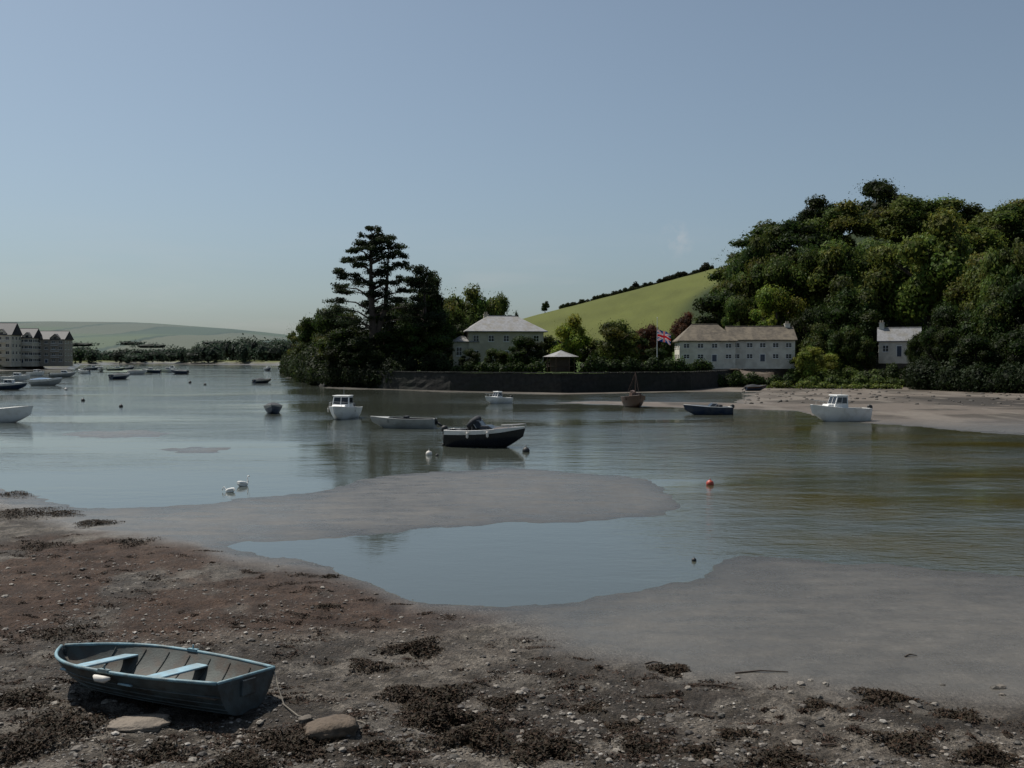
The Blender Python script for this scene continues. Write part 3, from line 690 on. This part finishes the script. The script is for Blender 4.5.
def deck(e,O,i0,m_,camber=.08):
    ac=Acc();n=len(O[0]);k=6;V=[];F_=[];rows=range(i0,len(O))
    for i in rows:
        a=O[i][0];b_=O[i][-1]
        for j in range(k+1):
            s=j/k;p=a*(1-s)+b_*s;V.append((p.x,p.y,p.z-.012+camber*4*s*(1-s)*min(1,abs(a.y)*1.5)))
    for i in range(len(rows)-1):
        for j in range(k): F_.append((i*(k+1)+j,i*(k+1)+j+1,(i+1)*(k+1)+j+1,(i+1)*(k+1)+j))
    a=[V[j] for j in range(k+1)];V+= [(p[0],p[1],p[2]-.35) for p in a];s0=len(rows)*(k+1)
    for j in range(k): F_.append((j+1,j,s0+j,s0+j+1))
    ac.add(V,F_);ac.obj('foredeck',[m_],e,smooth=False)
def outboard(e,xs,z,m_,s=1.,tilt=False):
    ac=Acc();s*=.72
    tube(ac,[(0,0,.12*s),(0,0,.2*s),(0,0,.42*s),(-.02*s,0,.55*s),(-.03*s,0,.6*s)],[.1*s,.19*s,.2*s,.15*s,.05*s],10,squash=1.35)
    tube(ac,[(0,0,.14*s),(0,0,-.95*s)],[.09*s,.06*s],8,squash=1.6)
    tube(ac,[(-.25*s,0,-.9*s),(-.1*s,0,-.9*s),(.15*s,0,-.9*s)],[.03*s,.07*s,.03*s],8)
    box(ac,-.22*s,.1*s,-.12*s,.12*s,-.78*s,-.75*s)
    box(ac,.08*s,.3*s,-.12*s,.12*s,-.1*s,.12*s)
    o=ac.obj('outboard_motor',[m_],e,smooth=True);o.location=(xs-.25*s,0,z-.12)
    if tilt: o.rotation_euler=(0,.9,0)
def screen(e,x_,w_,z0,h_,rk=.3,m_=None):
    ac=Acc()
    for (a,b_) in [((x_,-w_*.32),(x_,w_*.32)),((x_-.35,-w_*.5),(x_,-w_*.32)),((x_,w_*.32),(x_-.35,w_*.5))]:
        V=[(a[0],a[1],z0),(b_[0],b_[1],z0),(b_[0]-rk,b_[1]*.92,z0+h_),(a[0]-rk,a[1]*.92,z0+h_)]
        ac.add(V,[(0,1,2,3)],m=0)
        tube(ac,[V[3],V[2]],.02,5,m=1);tube(ac,[V[0],V[3]],.018,5,m=1);tube(ac,[V[1],V[2]],.018,5,m=1)
    ac.obj('windscreen',[M['glass'],M['metal']],e)
def rails(e,O,i0,h_):
    ac=Acc();n=len(O)
    for sd in (0,-1):
        pts=[O[i][sd]+Vector((0,-.06*(1 if O[i][sd].y>0 else -1)*min(1,abs(O[i][sd].y)*3),h_)) for i in range(i0,n)]
        tube(ac,pts,.016,5)
        for i in range(i0,n,4): tube(ac,[O[i][sd],pts[i-i0]],.013,5)
    ac.obj('bow_rail',[M['metal']],e)
def cabin(e,x0,x1,w_,z0,z1,fi,bi,si,m_,nwin=2,roof=None,ov=.08):
    ac=Acc();v=box(ac,x0,x1,-w_/2,w_/2,z0,z1,ix=bi,iy=si,ix2=fi)
    o=ac.obj('cabin',[m_],e);bevel(o,.03,2)
    ac=Acc()
    sides=[[v[0],v[1],v[5],v[4]],[v[2],v[3],v[7],v[6]]]
    for q in sides:
        for i in range(nwin):
            a=.08+.86*i/nwin;panel(ac,q,a,a+.86/nwin-.05,.45,.88,.012)
    panel(ac,[v[1],v[2],v[6],v[5]],.07,.47,.42,.9,.012);panel(ac,[v[1],v[2],v[6],v[5]],.53,.93,.42,.9,.012)
    panel(ac,[v[3],v[0],v[4],v[7]],.08,.42,.45,.88,.012);panel(ac,[v[3],v[0],v[4],v[7]],.52,.9,.05,.9,.012)
    ac.obj('cabin_windows',[M['glass']],e)
    ac=Acc();box(ac,x0+bi-ov,x1-fi+ov*1.6,-w_/2+si-ov,w_/2-si+ov,z1+.003,z1+.06,ix=.04,iy=.04);o=ac.obj('cabin_roof',[roof or m_],e);bevel(o,.02,2)
def cleats_fenders(e,O):
    ac=Acc()
    for k in (len(O)//3,int(len(O)*.6)):
        p=O[k][0]+Vector((0,-.09,-.05));tube(ac,[p+Vector((0,0,.1)),p,p-Vector((0,0,.06)),p-Vector((0,0,.3)),p-Vector((0,0,.36))],[.01,.02,.07,.07,.02],8)
    ac.obj('fenders',[M['buoywhite']],e)
def boat(name,px,py,hd,L_,B,H,kind,mo,mi,mrim,draft=.18,z=None,**kw):
    x_,y_=W(px,py);zz=-draft if z is None else gz(x_,y_)+z
    e=empty(name,(x_,y_,zz),math.radians(hd),tilt=kw.pop('tilt',0))
    O,I=hull(e,L_,B,H,mo,mi,mrim,**kw)
    nt=len(O)
    sh=lambda t: H*(1+kw.get('rise',.35)*t*t)
    if kind=='cuddy':
        deck(e,O,int(nt*.58),M['darkinner']);
        ac=Acc();box(ac,-.1,L_*.22,-B*.33,B*.33,sh(.6)-.05,sh(.6)+.24,ix=.02,ix2=.5,iy=.12);o=ac.obj('cuddy',[M['black']],e);bevel(o,.05,3)
        screen(e,.15,B*.72,sh(.6)+.1,.40)
        ac=Acc();tube(ac,[(-.7,-B*.38,sh(.4)+.2),(-.45,-B*.3,sh(.5)+.46),(-.3,0,sh(.5)+.60),(-.45,B*.3,sh(.5)+.46),(-.7,B*.38,sh(.4)+.2)],[.12,.19,.22,.19,.12],8);
        tube(ac,[(-.35,-.35,.3),(-.35,-.35,sh(.5)+.4)],[.25,.2],8);box(ac,-1.45,-1.0,-.55,.55,.3,1.15);tube(ac,[(-.95,.3,.4),(-.9,.3,sh(.5)+.3)],[.22,.14],8)
        ac.obj('canvas_hood',[M['canvas']],e,smooth=True)
        outboard(e,-L_/2,H*.95,M['rubber'],1.05);rails(e,O,int(nt*.68),.16);cleats_fenders(e,O)
    if kind=='pilot':
        deck(e,O,int(nt*.5),M['white'])
        cabin(e,-L_*.06,L_*.22,B*.68,sh(.6)-.15,sh(.6)+.95,.38,.02,.1,M['white'],2)
        ac=Acc();box(ac,L_*.16,L_*.36,-B*.28,B*.28,sh(.75)-.1,sh(.75)+.2,ix2=.35,iy=.1);o=ac.obj('trunk_cabin',[M['white']],e);bevel(o,.04,2)
        outboard(e,-L_/2,H*.95,M['rubber'],1.2);rails(e,O,int(nt*.55),.38);cleats_fenders(e,O)
        ac=Acc();tube(ac,[(0,0,sh(.6)+1.),(-.05,0,sh(.6)+1.7)],.012,5);ac.obj('aerial',[M['metal']],e)
    if kind=='small_cabin':
        deck(e,O,int(nt*.5),M['white'])
        cabin(e,-L_*.04,L_*.26,B*.7,sh(.6)-.2,sh(.6)+.62,.4,.05,.14,M['white'],2,roof=M['white'])
        outboard(e,-L_/2,H*.95,M['rubber'],1.);rails(e,O,int(nt*.6),.3)
    if kind=='skiff':
        deck(e,O,int(nt*.7),mo)
        ac=Acc();box(ac,-.3,.15,-.4,.4,.15,H+.25,ix=.05,iy=.05,ix2=.12);o=ac.obj('console',[M['canvas']],e);bevel(o,.04,2)
        ac=Acc()
        for xx in (-L_*.3,L_*.12): box(ac,xx-.14,xx+.14,-B*.42,B*.42,H*.62,H*.68)
        ac.obj('thwarts',[M['inner']],e);outboard(e,-L_/2,H*.9,M['rubber'],.9,True)
    if kind=='cover':
        n=len(O[0]);ac=Acc();k=8;V=[];F_=[]
        for i in range(nt):
            a=O[i][0];b_=O[i][-1]
            for j in range(k+1):
                s=j/k;p=a*(1-s)+b_*s;hgt_=.30*math.sin(math.pi*min(1,(i+2)/(nt*.75)))*4*s*(1-s) if i<nt*.75 else .04*4*s*(1-s)
                V.append((p.x,p.y*1.02,p.z+.015+hgt_))
        for i in range(nt-1):
            for j in range(k): F_.append((i*(k+1)+j,i*(k+1)+j+1,(i+1)*(k+1)+j+1,(i+1)*(k+1)+j))
        ac.add(V,F_);ac.obj('boat_cover',[kw_cover],e,smooth=True);outboard(e,-L_/2,H*.9,M['rubber'],.8,True)
    if kind=='speed':
        deck(e,O,int(nt*.5),mi);screen(e,.1,B*.75,sh(.5)-.02,.34,.35)
        ac=Acc();box(ac,-1.1,-.7,-.6,-.12,.2,H+.25,ix=.05);box(ac,-1.1,-.7,.12,.6,.2,H+.25,ix=.05);o=ac.obj('seats',[M['canvas']],e);bevel(o,.04,2)
        outboard(e,-L_/2,H*.95,M['rubber'],1.)
    if kind=='mast':
        deck(e,O,int(nt*.6),M['wood'])
        ac=Acc();tube(ac,[(L_*.12,0,.1),(L_*.12,0,3.8)],[.07,.045],8);tube(ac,[(L_*.12,0,H+.5),(-L_*.35,0,H+.55)],[.04,.035],6)
        tube(ac,[(L_*.10,0,H+.62),(-L_*.1,0,H+.68),(-L_*.34,0,H+.64)],[.08,.12,.06],8)
        for p in ((L_*.5,0),(0,B*.4),(0,-B*.4),(-L_*.48,0)): tube(ac,[(p[0],p[1],sh(.5)),(L_*.12,0,3.7)],.014,4)
        box(ac,-L_*.05,L_*.25,-B*.25,B*.25,H*.9,H+.55,ix=.1,iy=.1)
        ac.obj('mast_and_boom',[M['wood']],e)
        ac=Acc()
        for xx in (-L_*.25,0): box(ac,xx-.12,xx+.12,-B*.42,B*.42,H*.6,H*.65)
        ac.obj('thwarts',[M['wood']],e)
    return e
kw_cover=M['canvas']
boat('black_motor_boat',483,446.5,-14,4.2,1.9,1.05,'cuddy',M['black'],M['darkinner'],M['white'],rise=.28,stripe=.93,kz=2.6)
boat('pilothouse_boat',841,421,192,4.6,1.95,1.12,'pilot',M['white'],M['inner'],M['white'],rise=.35,kz=2.6)
boat('cabin_boat',344,418.5,-99,4.6,2.25,1.0,'pilot',M['white'],M['inner'],M['white'],rise=.3,kz=2.6)
boat('grey_work_skiff',405,428,172,4.4,1.8,.80,'skiff',M['grey'],M['darkinner'],M['grey'],rise=.25,kz=2.6)
boat('small_covered_boat',273,413,-80,3.2,1.7,.75,'cover',M['navy'],M['inner'],M['grey'],kz=2.6)
boat('small_cabin_cruiser',499,403.5,215,2.9,1.7,.75,'small_cabin',M['white'],M['inner'],M['white'],kz=2.6)
boat('wooden_sailing_dinghy',634,407,-80,3.8,2.2,1.1,'mast',M['wood'],M['wood'],M['wood'],kz=2.6)
boat('blue_speedboat',709,414.5,186,3.9,1.7,.8,'speed',M['navy'],M['navy'],M['white'],stripe=.9,kz=2.6)
boat('beached_rowing_boat',755,391,10,3.0,1.4,.65,'cover',M['navy'],M['inner'],M['wood'],z=-.02,tilt=.12)
boat('white_launch',-8,422,-6,6.0,2.1,1.05,'speed',M['white'],M['inner'],M['white'],rise=.4,kz=2.6)
boat('harbour_launch',6,389.5,12,5.5,2.2,1.0,'small_cabin',M['navy'],M['inner'],M['white'])
kw_cover=M['bluecanvas']
boat('blue_covered_boat',46,385.5,-6,5.4,2.1,1.2,'cover',M['grey'],M['inner'],M['white'])
kw_cover=M['canvas']
random.seed(4)
for px,py,k,hd in [(15,381,'small_cabin',10),(62,377,'small_cabin',20),(84,373.6,'small_cabin',150),(101,371.6,'small_cabin',-70),(116,370.8,'small_cabin',15),(137,374.2,'cover',30),(152,373,'small_cabin',190),(166,372.4,'small_cabin',10),(180,373.8,'cover',170),(262,383,'cover',60),(268,370.6,'small_cabin',-60),(36,376,'small_cabin',-20),(120,379,'cover',70),(92,369.8,'small_cabin',30),(130,369.4,'small_cabin',-40),(172,369.8,'small_cabin',100)]:
    mm=random.choice([M['white'],M['white'],M['navy'],M['grey']])
    sc_=.7 if px==262 else 1
    boat('moored_boat',px,py,hd,random.uniform(5,6.6)*sc_,2.2*sc_,1.15*sc_,k,mm if px!=262 else M['navy'],M['inner'],M['white'])
def buoy(px,py,r,m_,name='mooring_buoy'):
    x_,y_=W(px,py);ac=Acc()
    pr=[(-.9,.35),(-.7,.72),(-.3,.96),(0,1.),(.3,.96),(.7,.72),(.93,.3),(1.0,.14),(1.22,.12),(1.25,.05)]
    tube(ac,[(0,0,a*r) for a,b_ in pr],[b_*r for a,b_ in pr],14)
    ring=[(math.cos(t_)*r*.2,0,r*1.35+math.sin(t_)*r*.2) for t_ in np.linspace(0,6.28,12)];tube(ac,ring,r*.05,5,m=1)
    ac.obj(name,[m_,M['metal']],smooth=True,loc=(x_,y_,r*.35))
buoy(710,485,.15,M['red']);buoy(526,452,.2,M['rubber']);buoy(429,455,.17,M['buoywhite']);buoy(83,401,.22,M['rubber']);buoy(121,407,.2,M['rubber']);buoy(694,561,.06,M['rubber']);buoy(190,383,.3,M['rubber']);buoy(437,456,.08,M['rubber']);buoy(66,390,.25,M['buoywhite']);buoy(205,385,.25,M['rubber'])
# ---- swans
def swan(px,py,hd,low=False,sc=.5):
    x_,y_=W(px,py);ac=Acc()
    tube(ac,[(-.52,0,.26),(-.42,0,.22),(-.25,0,.17),(0,0,.13),(.2,0,.14),(.34,0,.2),(.4,0,.25)],[.015,.07,.15,.2,.19,.12,.05],14,m=0,squash=.8)
    for s in (-1,1):
        tube(ac,[(-.5,s*.05,.34),(-.3,s*.1,.34),(-.05,s*.14,.29),(.18,s*.13,.22),(.27,s*.1,.17)],[.02,.075,.1,.09,.03],10,m=0,squash=1.3)
    if low: nk=[(.34,0,.2),(.46,0,.3),(.52,0,.42),(.6,0,.46),(.68,0,.40),(.72,0,.28)]
    else: nk=[(.33,0,.2),(.42,0,.3),(.40,0,.44),(.36,0,.58),(.40,0,.70),(.47,0,.73)]
    tube(ac,nk,[.085,.055,.043,.038,.037,.04],10,m=0)
    h=Vector(nk[-1]);dr=Vector((.06,0,-.02)) if not low else Vector((.02,0,-.06))
    tube(ac,[h-dr*.6,h,h+dr*.6,h+dr*1.1],[.03,.052,.045,.025],10,m=0)
    tube(ac,[h+dr*.9,h+dr*1.6,h+dr*2.2],[.024,.018,.008],8,m=1)
    for s in (-1,1): tube(ac,[h+dr*.7+Vector((0,s*.034,.012)),h+dr*.7+Vector((0,s*.044,.012))],[.009,.006],6,m=2)
    o=ac.obj('swan',[M['swan'],M['beak'],M['rubber']],smooth=True,loc=(x_,y_,-.03));o.rotation_euler=(0,0,math.radians(hd));o.scale=(sc,)*3
swan(230,492,160,True,.45);swan(243,486,50,False,.55)
# ---------------------------------------------------------------- DINGHY
cx_,cy_=W(151,693,.12)
zb=gz(cx_,cy_)
e=empty('rowing_dinghy',(cx_,cy_,zb-.01),math.radians(180-24),tilt=math.radians(6))
O,I=hull(e,3.42,1.80,.49,M['dhull'],M['dinner'],M['dblue'],tw=.70,rise=.06,kz=2.5,th=.035,floor=.07,rake=.12,bowp=3.4,nt=34,nu=14,stripe=.95)
nt=len(O);n=len(O[0])
ac=Acc()
for sd in (1,-1):
    for j in (3,5,7,9):
        jj=j if sd==1 else n-1-j
        tube(ac,[O[i][jj]+(Vector((0,O[i][jj].y,0)).normalized()*.004 if abs(O[i][jj].y)>.01 else Vector()) for i in range(nt)],.009,5)
tube(ac,[O[i][n//2]-Vector((0,0,.012)) for i in range(nt)],.026,6)
ac.obj('lapped_strakes_and_keel',[M['dhull']],e,smooth=True)
ac=Acc()
def bench(xc,wd,zz,ix):
    i=min(range(nt),key=lambda k:abs(I[k][0].x-xc));hw=abs(I[i][0].y)*.95
    box(ac,xc-wd/2,xc+wd/2,-hw,hw,zz,zz+.028)
bench(-.26,.24,.34,0);bench(1.02,.2,.36,0)
o=ac.obj('thwarts',[M['thwart']],e);bevel(o,.006,1)
hw=abs(I[2][0].y)*.93
ac=Acc();box(ac,-1.67,-1.36,-hw,hw,.29,.315);o=ac.obj('stern_bench',[M['dinner']],e);bevel(o,.006,1)
ac=Acc()
for i in range(4,nt-4,4):
    pts=[I[i][j]+Vector((0,-.004*(1 if I[i][j].y>0 else -1),.004)) for j in range(1,n-1,2)];tube(ac,pts,.009,5)
for q in (-.36,-.18,0,.18,.36): box(ac,-1.2,1.05,q-.055,q+.055,.078,.094)
ac.obj('ribs_and_bottom_boards',[M['dinner']],e)
ac=Acc()
for sd in (0,n-1):
    i=min(range(nt),key=lambda k:abs(I[k][0].x-.05));p=(O[i][sd]+I[i][sd])/2
    box(ac,p.x-.09,p.x+.09,p.y-.035,p.y+.035,p.z,p.z+.04);tube(ac,[p+Vector((0,0,.03)),p+Vector((0,0,.1))],.012,6)
ac.obj('rowlock_blocks',[M['dblue']],e)
ac=Acc();i=min(range(nt),key=lambda k:abs(O[k][0].x-.05))
p=O[i][n-1];tube(ac,[p+Vector((-.16,.03,-.06)),p+Vector((-.08,.05,-.08)),p+Vector((.06,.05,-.08)),p+Vector((.13,.03,-.06))],[.02,.05,.05,.02],8)
ac.obj('fender_pad',[M['buoywhite']],e,smooth=True)
ac=Acc();box(ac,-1.75,-1.69,-.14,.14,.26,.48);o=ac.obj('transom_pad',[M['dhull']],e);bevel(o,.01,1)
bpy.context.view_layer.update()
ac=Acc()
A=e.matrix_world@(O[0][0]+Vector((-.01,.05,-.04)))
ends=[W(284,706,.1),W(298,716,.1),W(322,722,.1),W(340,716,.1),W(362,722,.1),(W(384,731,.1))]
pts=[A,Vector(((A.x+ends[0][0])/2,(A.y+ends[0][1])/2,(A.z+.12)/2-.03))]+[Vector((a,b_,gz(a,b_)+.02)) for a,b_ in ends]
tube(ac,pts,.010,6);ac.obj('mooring_rope',[M['rope']],smooth=True)
# ---------------------------------------------------------------- SHORE DETAIL
RNG=np.random.default_rng(101)
def inside(P,x_,y_): return sdpoly(x_,y_,P)
n=36000
yy=11.3+ (RNG.random(n)**1.5)*14; xx=RNG.uniform(-1,1,n)*yy*.62
s_=inside(SHORE,xx,yy);keep=(s_>0)&((fbm(xx*.8,yy*.8,4,120)>.44)|(RNG.random(n)<.25))&(RNG.random(n)<np.clip(s_/2.5,.05,1))
xx=xx[keep];yy=yy[keep];zz=terrain(xx,yy)[0];n=len(xx)
s=np.exp(RNG.normal(-4.4,.58,n));s=np.clip(s,.005,.07)
PV=ICO_V[None]*RNG.uniform(.75,1.2,(n,12,1))*(s[:,None,None]*np.array([1.25,.95,.5])[None,None])
a=RNG.uniform(0,6.28,n);ca_,sa_=np.cos(a)[:,None],np.sin(a)[:,None]
X_=PV[:,:,0]*ca_-PV[:,:,1]*sa_;Y_=PV[:,:,0]*sa_+PV[:,:,1]*ca_
PV=np.stack([X_+xx[:,None],Y_+yy[:,None],PV[:,:,2]+(zz+s*.2)[:,None]],2).reshape(-1,3)
PF=(ICO_F[None]+np.arange(n)[:,None,None]*12).reshape(-1,3)
pc=np.array([(.12,.105,.09),(.075,.067,.06),(.19,.17,.145),(.05,.044,.039),(.10,.078,.06),(.30,.28,.25)])[RNG.choice(6,n,p=[.3,.24,.16,.2,.08,.02])]*RNG.uniform(.7,1.25,(n,1))
ac=Acc();ac.addnp(PV,PF,np.repeat(pc,20,0));ac.obj('pebbles',[M['stone']])
ac=Acc()
def weedclump(x_,y_,rx,ry,h_,n,col=(.024,.018,.010),sz=.028):
    r=np.sqrt(RNG.random(n))*RNG.uniform(.55,1.15,n);a=RNG.uniform(0,6.28,n)
    wob=1+.35*np.sin(a*3+x_*5)+.2*np.sin(a*5+y_*9)
    px=x_+rx*r*np.cos(a)*wob;py=y_+ry*r*np.sin(a)*wob
    pz=terrain(px,py)[0]+h_*np.clip(1-r*r,0,1)*RNG.uniform(.2,1.,n)+.004
    Nn=RNG.normal(size=(n,3))*np.array((.5,.5,.3))+np.array((0,0,.9))
    c=np.array(col)[None,:]*RNG.uniform(.5,1.6,(n,1));c[:,0]*=RNG.uniform(.9,1.4,n)
    leaves(ac,np.stack([px,py,pz],1),Nn,sz,c,0,2.6)
for px,py,rw,h_,nn in [(425,696,44,.14,4600),(440,716,38,.18,4600),(475,737,44,.13,3800),(545,748,40,.12,3200),(415,645,30,.12,2800),(670,668,20,.08,1300),(883,697,28,.09,1700),(300,742,44,.12,3400),(60,725,50,.09,2200),(20,700,40,.10,1900),(10,750,52,.13,3000),(160,752,28,.06,900),(735,733,22,.06,700),(820,705,22,.04,600),(640,745,26,.05,800),(905,742,36,.07,1300),(985,757,32,.08,1400),(505,700,24,.05,800),(370,664,28,.04,800),(325,605,14,.05,400),(95,522,22,.12,1300),(20,512,44,.14,2600),(60,512,22,.12,1100),(330,573,10,.06,250),(10,493,26,.12,900),(60,632,40,.04,1100),(180,655,34,.04,900),(700,752,24,.05,700),(590,705,18,.04,500),(130,540,26,.07,800),(40,545,30,.07,900),(780,760,40,.07,1200),(240,762,36,.07,1200),(380,750,26,.08,1000),(960,715,26,.05,700),(620,725,20,.04,500)]:
    x_,y_=W(px,py,.1);k=rw/1000*y_;weedclump(x_,y_,k,k*.9,h_,nn)
nc_=1100
yy=11.5+RNG.random(nc_)**1.4*17;xx=RNG.uniform(-1,1,nc_)*yy*.6
s1=inside(SHORE,xx,yy);pn=fbm(xx*.7,yy*.9,5,60);kk=(s1>.3)&(pn>.44)
for x_,y_ in zip(xx[kk],yy[kk]): weedclump(x_,y_,RNG.uniform(.05,.42),RNG.uniform(.04,.2),RNG.uniform(.005,.035),int(RNG.uniform(20,150)),(.032,.023,.015),.022)
ac.obj('seaweed',[M['weedm']])
RNG=np.random.default_rng(9)
boulder('flat_stone',138,725,.42,.24,.07,(.20,.165,.13),3,-.1)
boulder('mossy_rock',330,734,.36,.26,.17,(.105,.075,.050),5,.3)
boulder('shore_rock',306,722,.10,.08,.07,(.12,.10,.08),8,.6)
pl=[]
for i in range(150):
    px=RNG.uniform(0,1024);py=RNG.uniform(675,768);x_,y_=W(px,py,.1);pl.append((x_,y_,RNG.uniform(.025,.08)))
rocks('shore_stones',pl,M['stone'],[(.11,.095,.08),(.18,.16,.135),(.06,.054,.046)])
ac=Acc()
for (a,b_) in [((735,671),(788,670)),((700,684),(738,688)),((645,661),(662,660)),((905,655),(917,654)),((560,690),(572,702)),((820,744),(850,748))]:
    p=W(*a,.1);q=W(*b_,.1);zz_=gz(*p)+.01;mid=((p[0]+q[0])/2,(p[1]+q[1])/2+.05,zz_+.015);tube(ac,[(*p,zz_),mid,(*q,gz(*q)+.01)],[.014,.012,.006],6)
ac.obj('driftwood',[mat('driftwood',(.05,.035,.025),.9,.3,20)])
# ---------------------------------------------------------------- LIGHT
EL=math.radians(57);AZ=math.radians(-52)
S=Vector((math.sin(AZ)*math.cos(EL),math.cos(AZ)*math.cos(EL),math.sin(EL)))
l=bpy.data.lights.new('sun','SUN');l.energy=5.0;l.angle=math.radians(.53);l.color=(1,.95,.87)
lo=bpy.data.objects.new('sun',l);COL.objects.link(lo);lo.rotation_euler=S.to_track_quat('Z','Y').to_euler();lo.location=(0,0,100)
w=bpy.data.worlds.new('World');scene.world=w;w.use_nodes=True;N=w.node_tree.nodes;Lk=w.node_tree.links;N.clear()
out=N.new('ShaderNodeOutputWorld');bg=N.new('ShaderNodeBackground');Lk.new(bg.outputs[0],out.inputs[0])
sk=N.new('ShaderNodeTexSky');sk.sky_type='NISHITA';sk.sun_disc=False;sk.sun_elevation=EL;sk.sun_rotation=AZ%(2*math.pi);sk.air_density=1.;sk.dust_density=1.6;sk.ozone_density=1.5
hs=N.new('ShaderNodeHueSaturation');hs.inputs['Saturation'].default_value=.64;Lk.new(sk.outputs[0],hs.inputs['Color'])
tn=N.new('ShaderNodeMixRGB');tn.blend_type='MULTIPLY';tn.inputs[0].default_value=1;Lk.new(hs.outputs[0],tn.inputs[1]);tn.inputs[2].default_value=(.83,.955,1.03,1)
tc=N.new('ShaderNodeTexCoord');sp=N.new('ShaderNodeSeparateXYZ');Lk.new(tc.outputs['Generated'],sp.inputs[0])
mp=N.new('ShaderNodeMapping');mp.inputs['Scale'].default_value=(3,3,16);Lk.new(tc.outputs['Generated'],mp.inputs[0])
cn=noise(2.2,5,mp.outputs[0])
cl=mr(cn,.52,.75,0,.2)
band=mth('MULTIPLY',mr(sp.outputs[2],.0,.03,0,1),mr(sp.outputs[2],.05,.14,1,0));
def dirblob(px,py,wid):
    v=Vector(((px-512)/1000.,1,(358-py)/1000.)).normalized()
    vm=N.new('ShaderNodeVectorMath');vm.operation='DOT_PRODUCT';nn=N.new('ShaderNodeVectorMath');nn.operation='NORMALIZE';Lk.new(tc.outputs['Generated'],nn.inputs[0]);Lk.new(nn.outputs[0],vm.inputs[0]);vm.inputs[1].default_value=v
    return mr(vm.outputs['Value'],math.cos(wid),1,0,1)
# a small wispy cloud: soft envelope broken up by noise
cb=mth('MULTIPLY',dirblob(676,240,.020),mr(noise(70,5,tc.outputs['Generated'],.6),.42,.66,0,.30))
fac=mth('MAXIMUM',mth('MULTIPLY',cl,band),cb)
mx=N.new('ShaderNodeMixRGB');Lk.new(fac,mx.inputs[0]);Lk.new(tn.outputs[0],mx.inputs[1]);mx.inputs[2].default_value=(7.0,6.8,6.8,1)
Lk.new(mx.outputs[0],bg.inputs[0]);bg.inputs[1].default_value=.079
scene.view_settings.view_transform='Standard';scene.view_settings.look='None';scene.view_settings.exposure=0
# ---------------------------------------------------------------- CAMERA
cam=bpy.data.cameras.new('camera');cam.sensor_width=36;cam.lens=36*1000/1024;cam.clip_end=20000;cam.clip_start=.1
co=bpy.data.objects.new('camera',cam);COL.objects.link(co);co.location=(0,0,CAMH);co.rotation_euler=(math.pi/2-TH,0,0);scene.camera=co
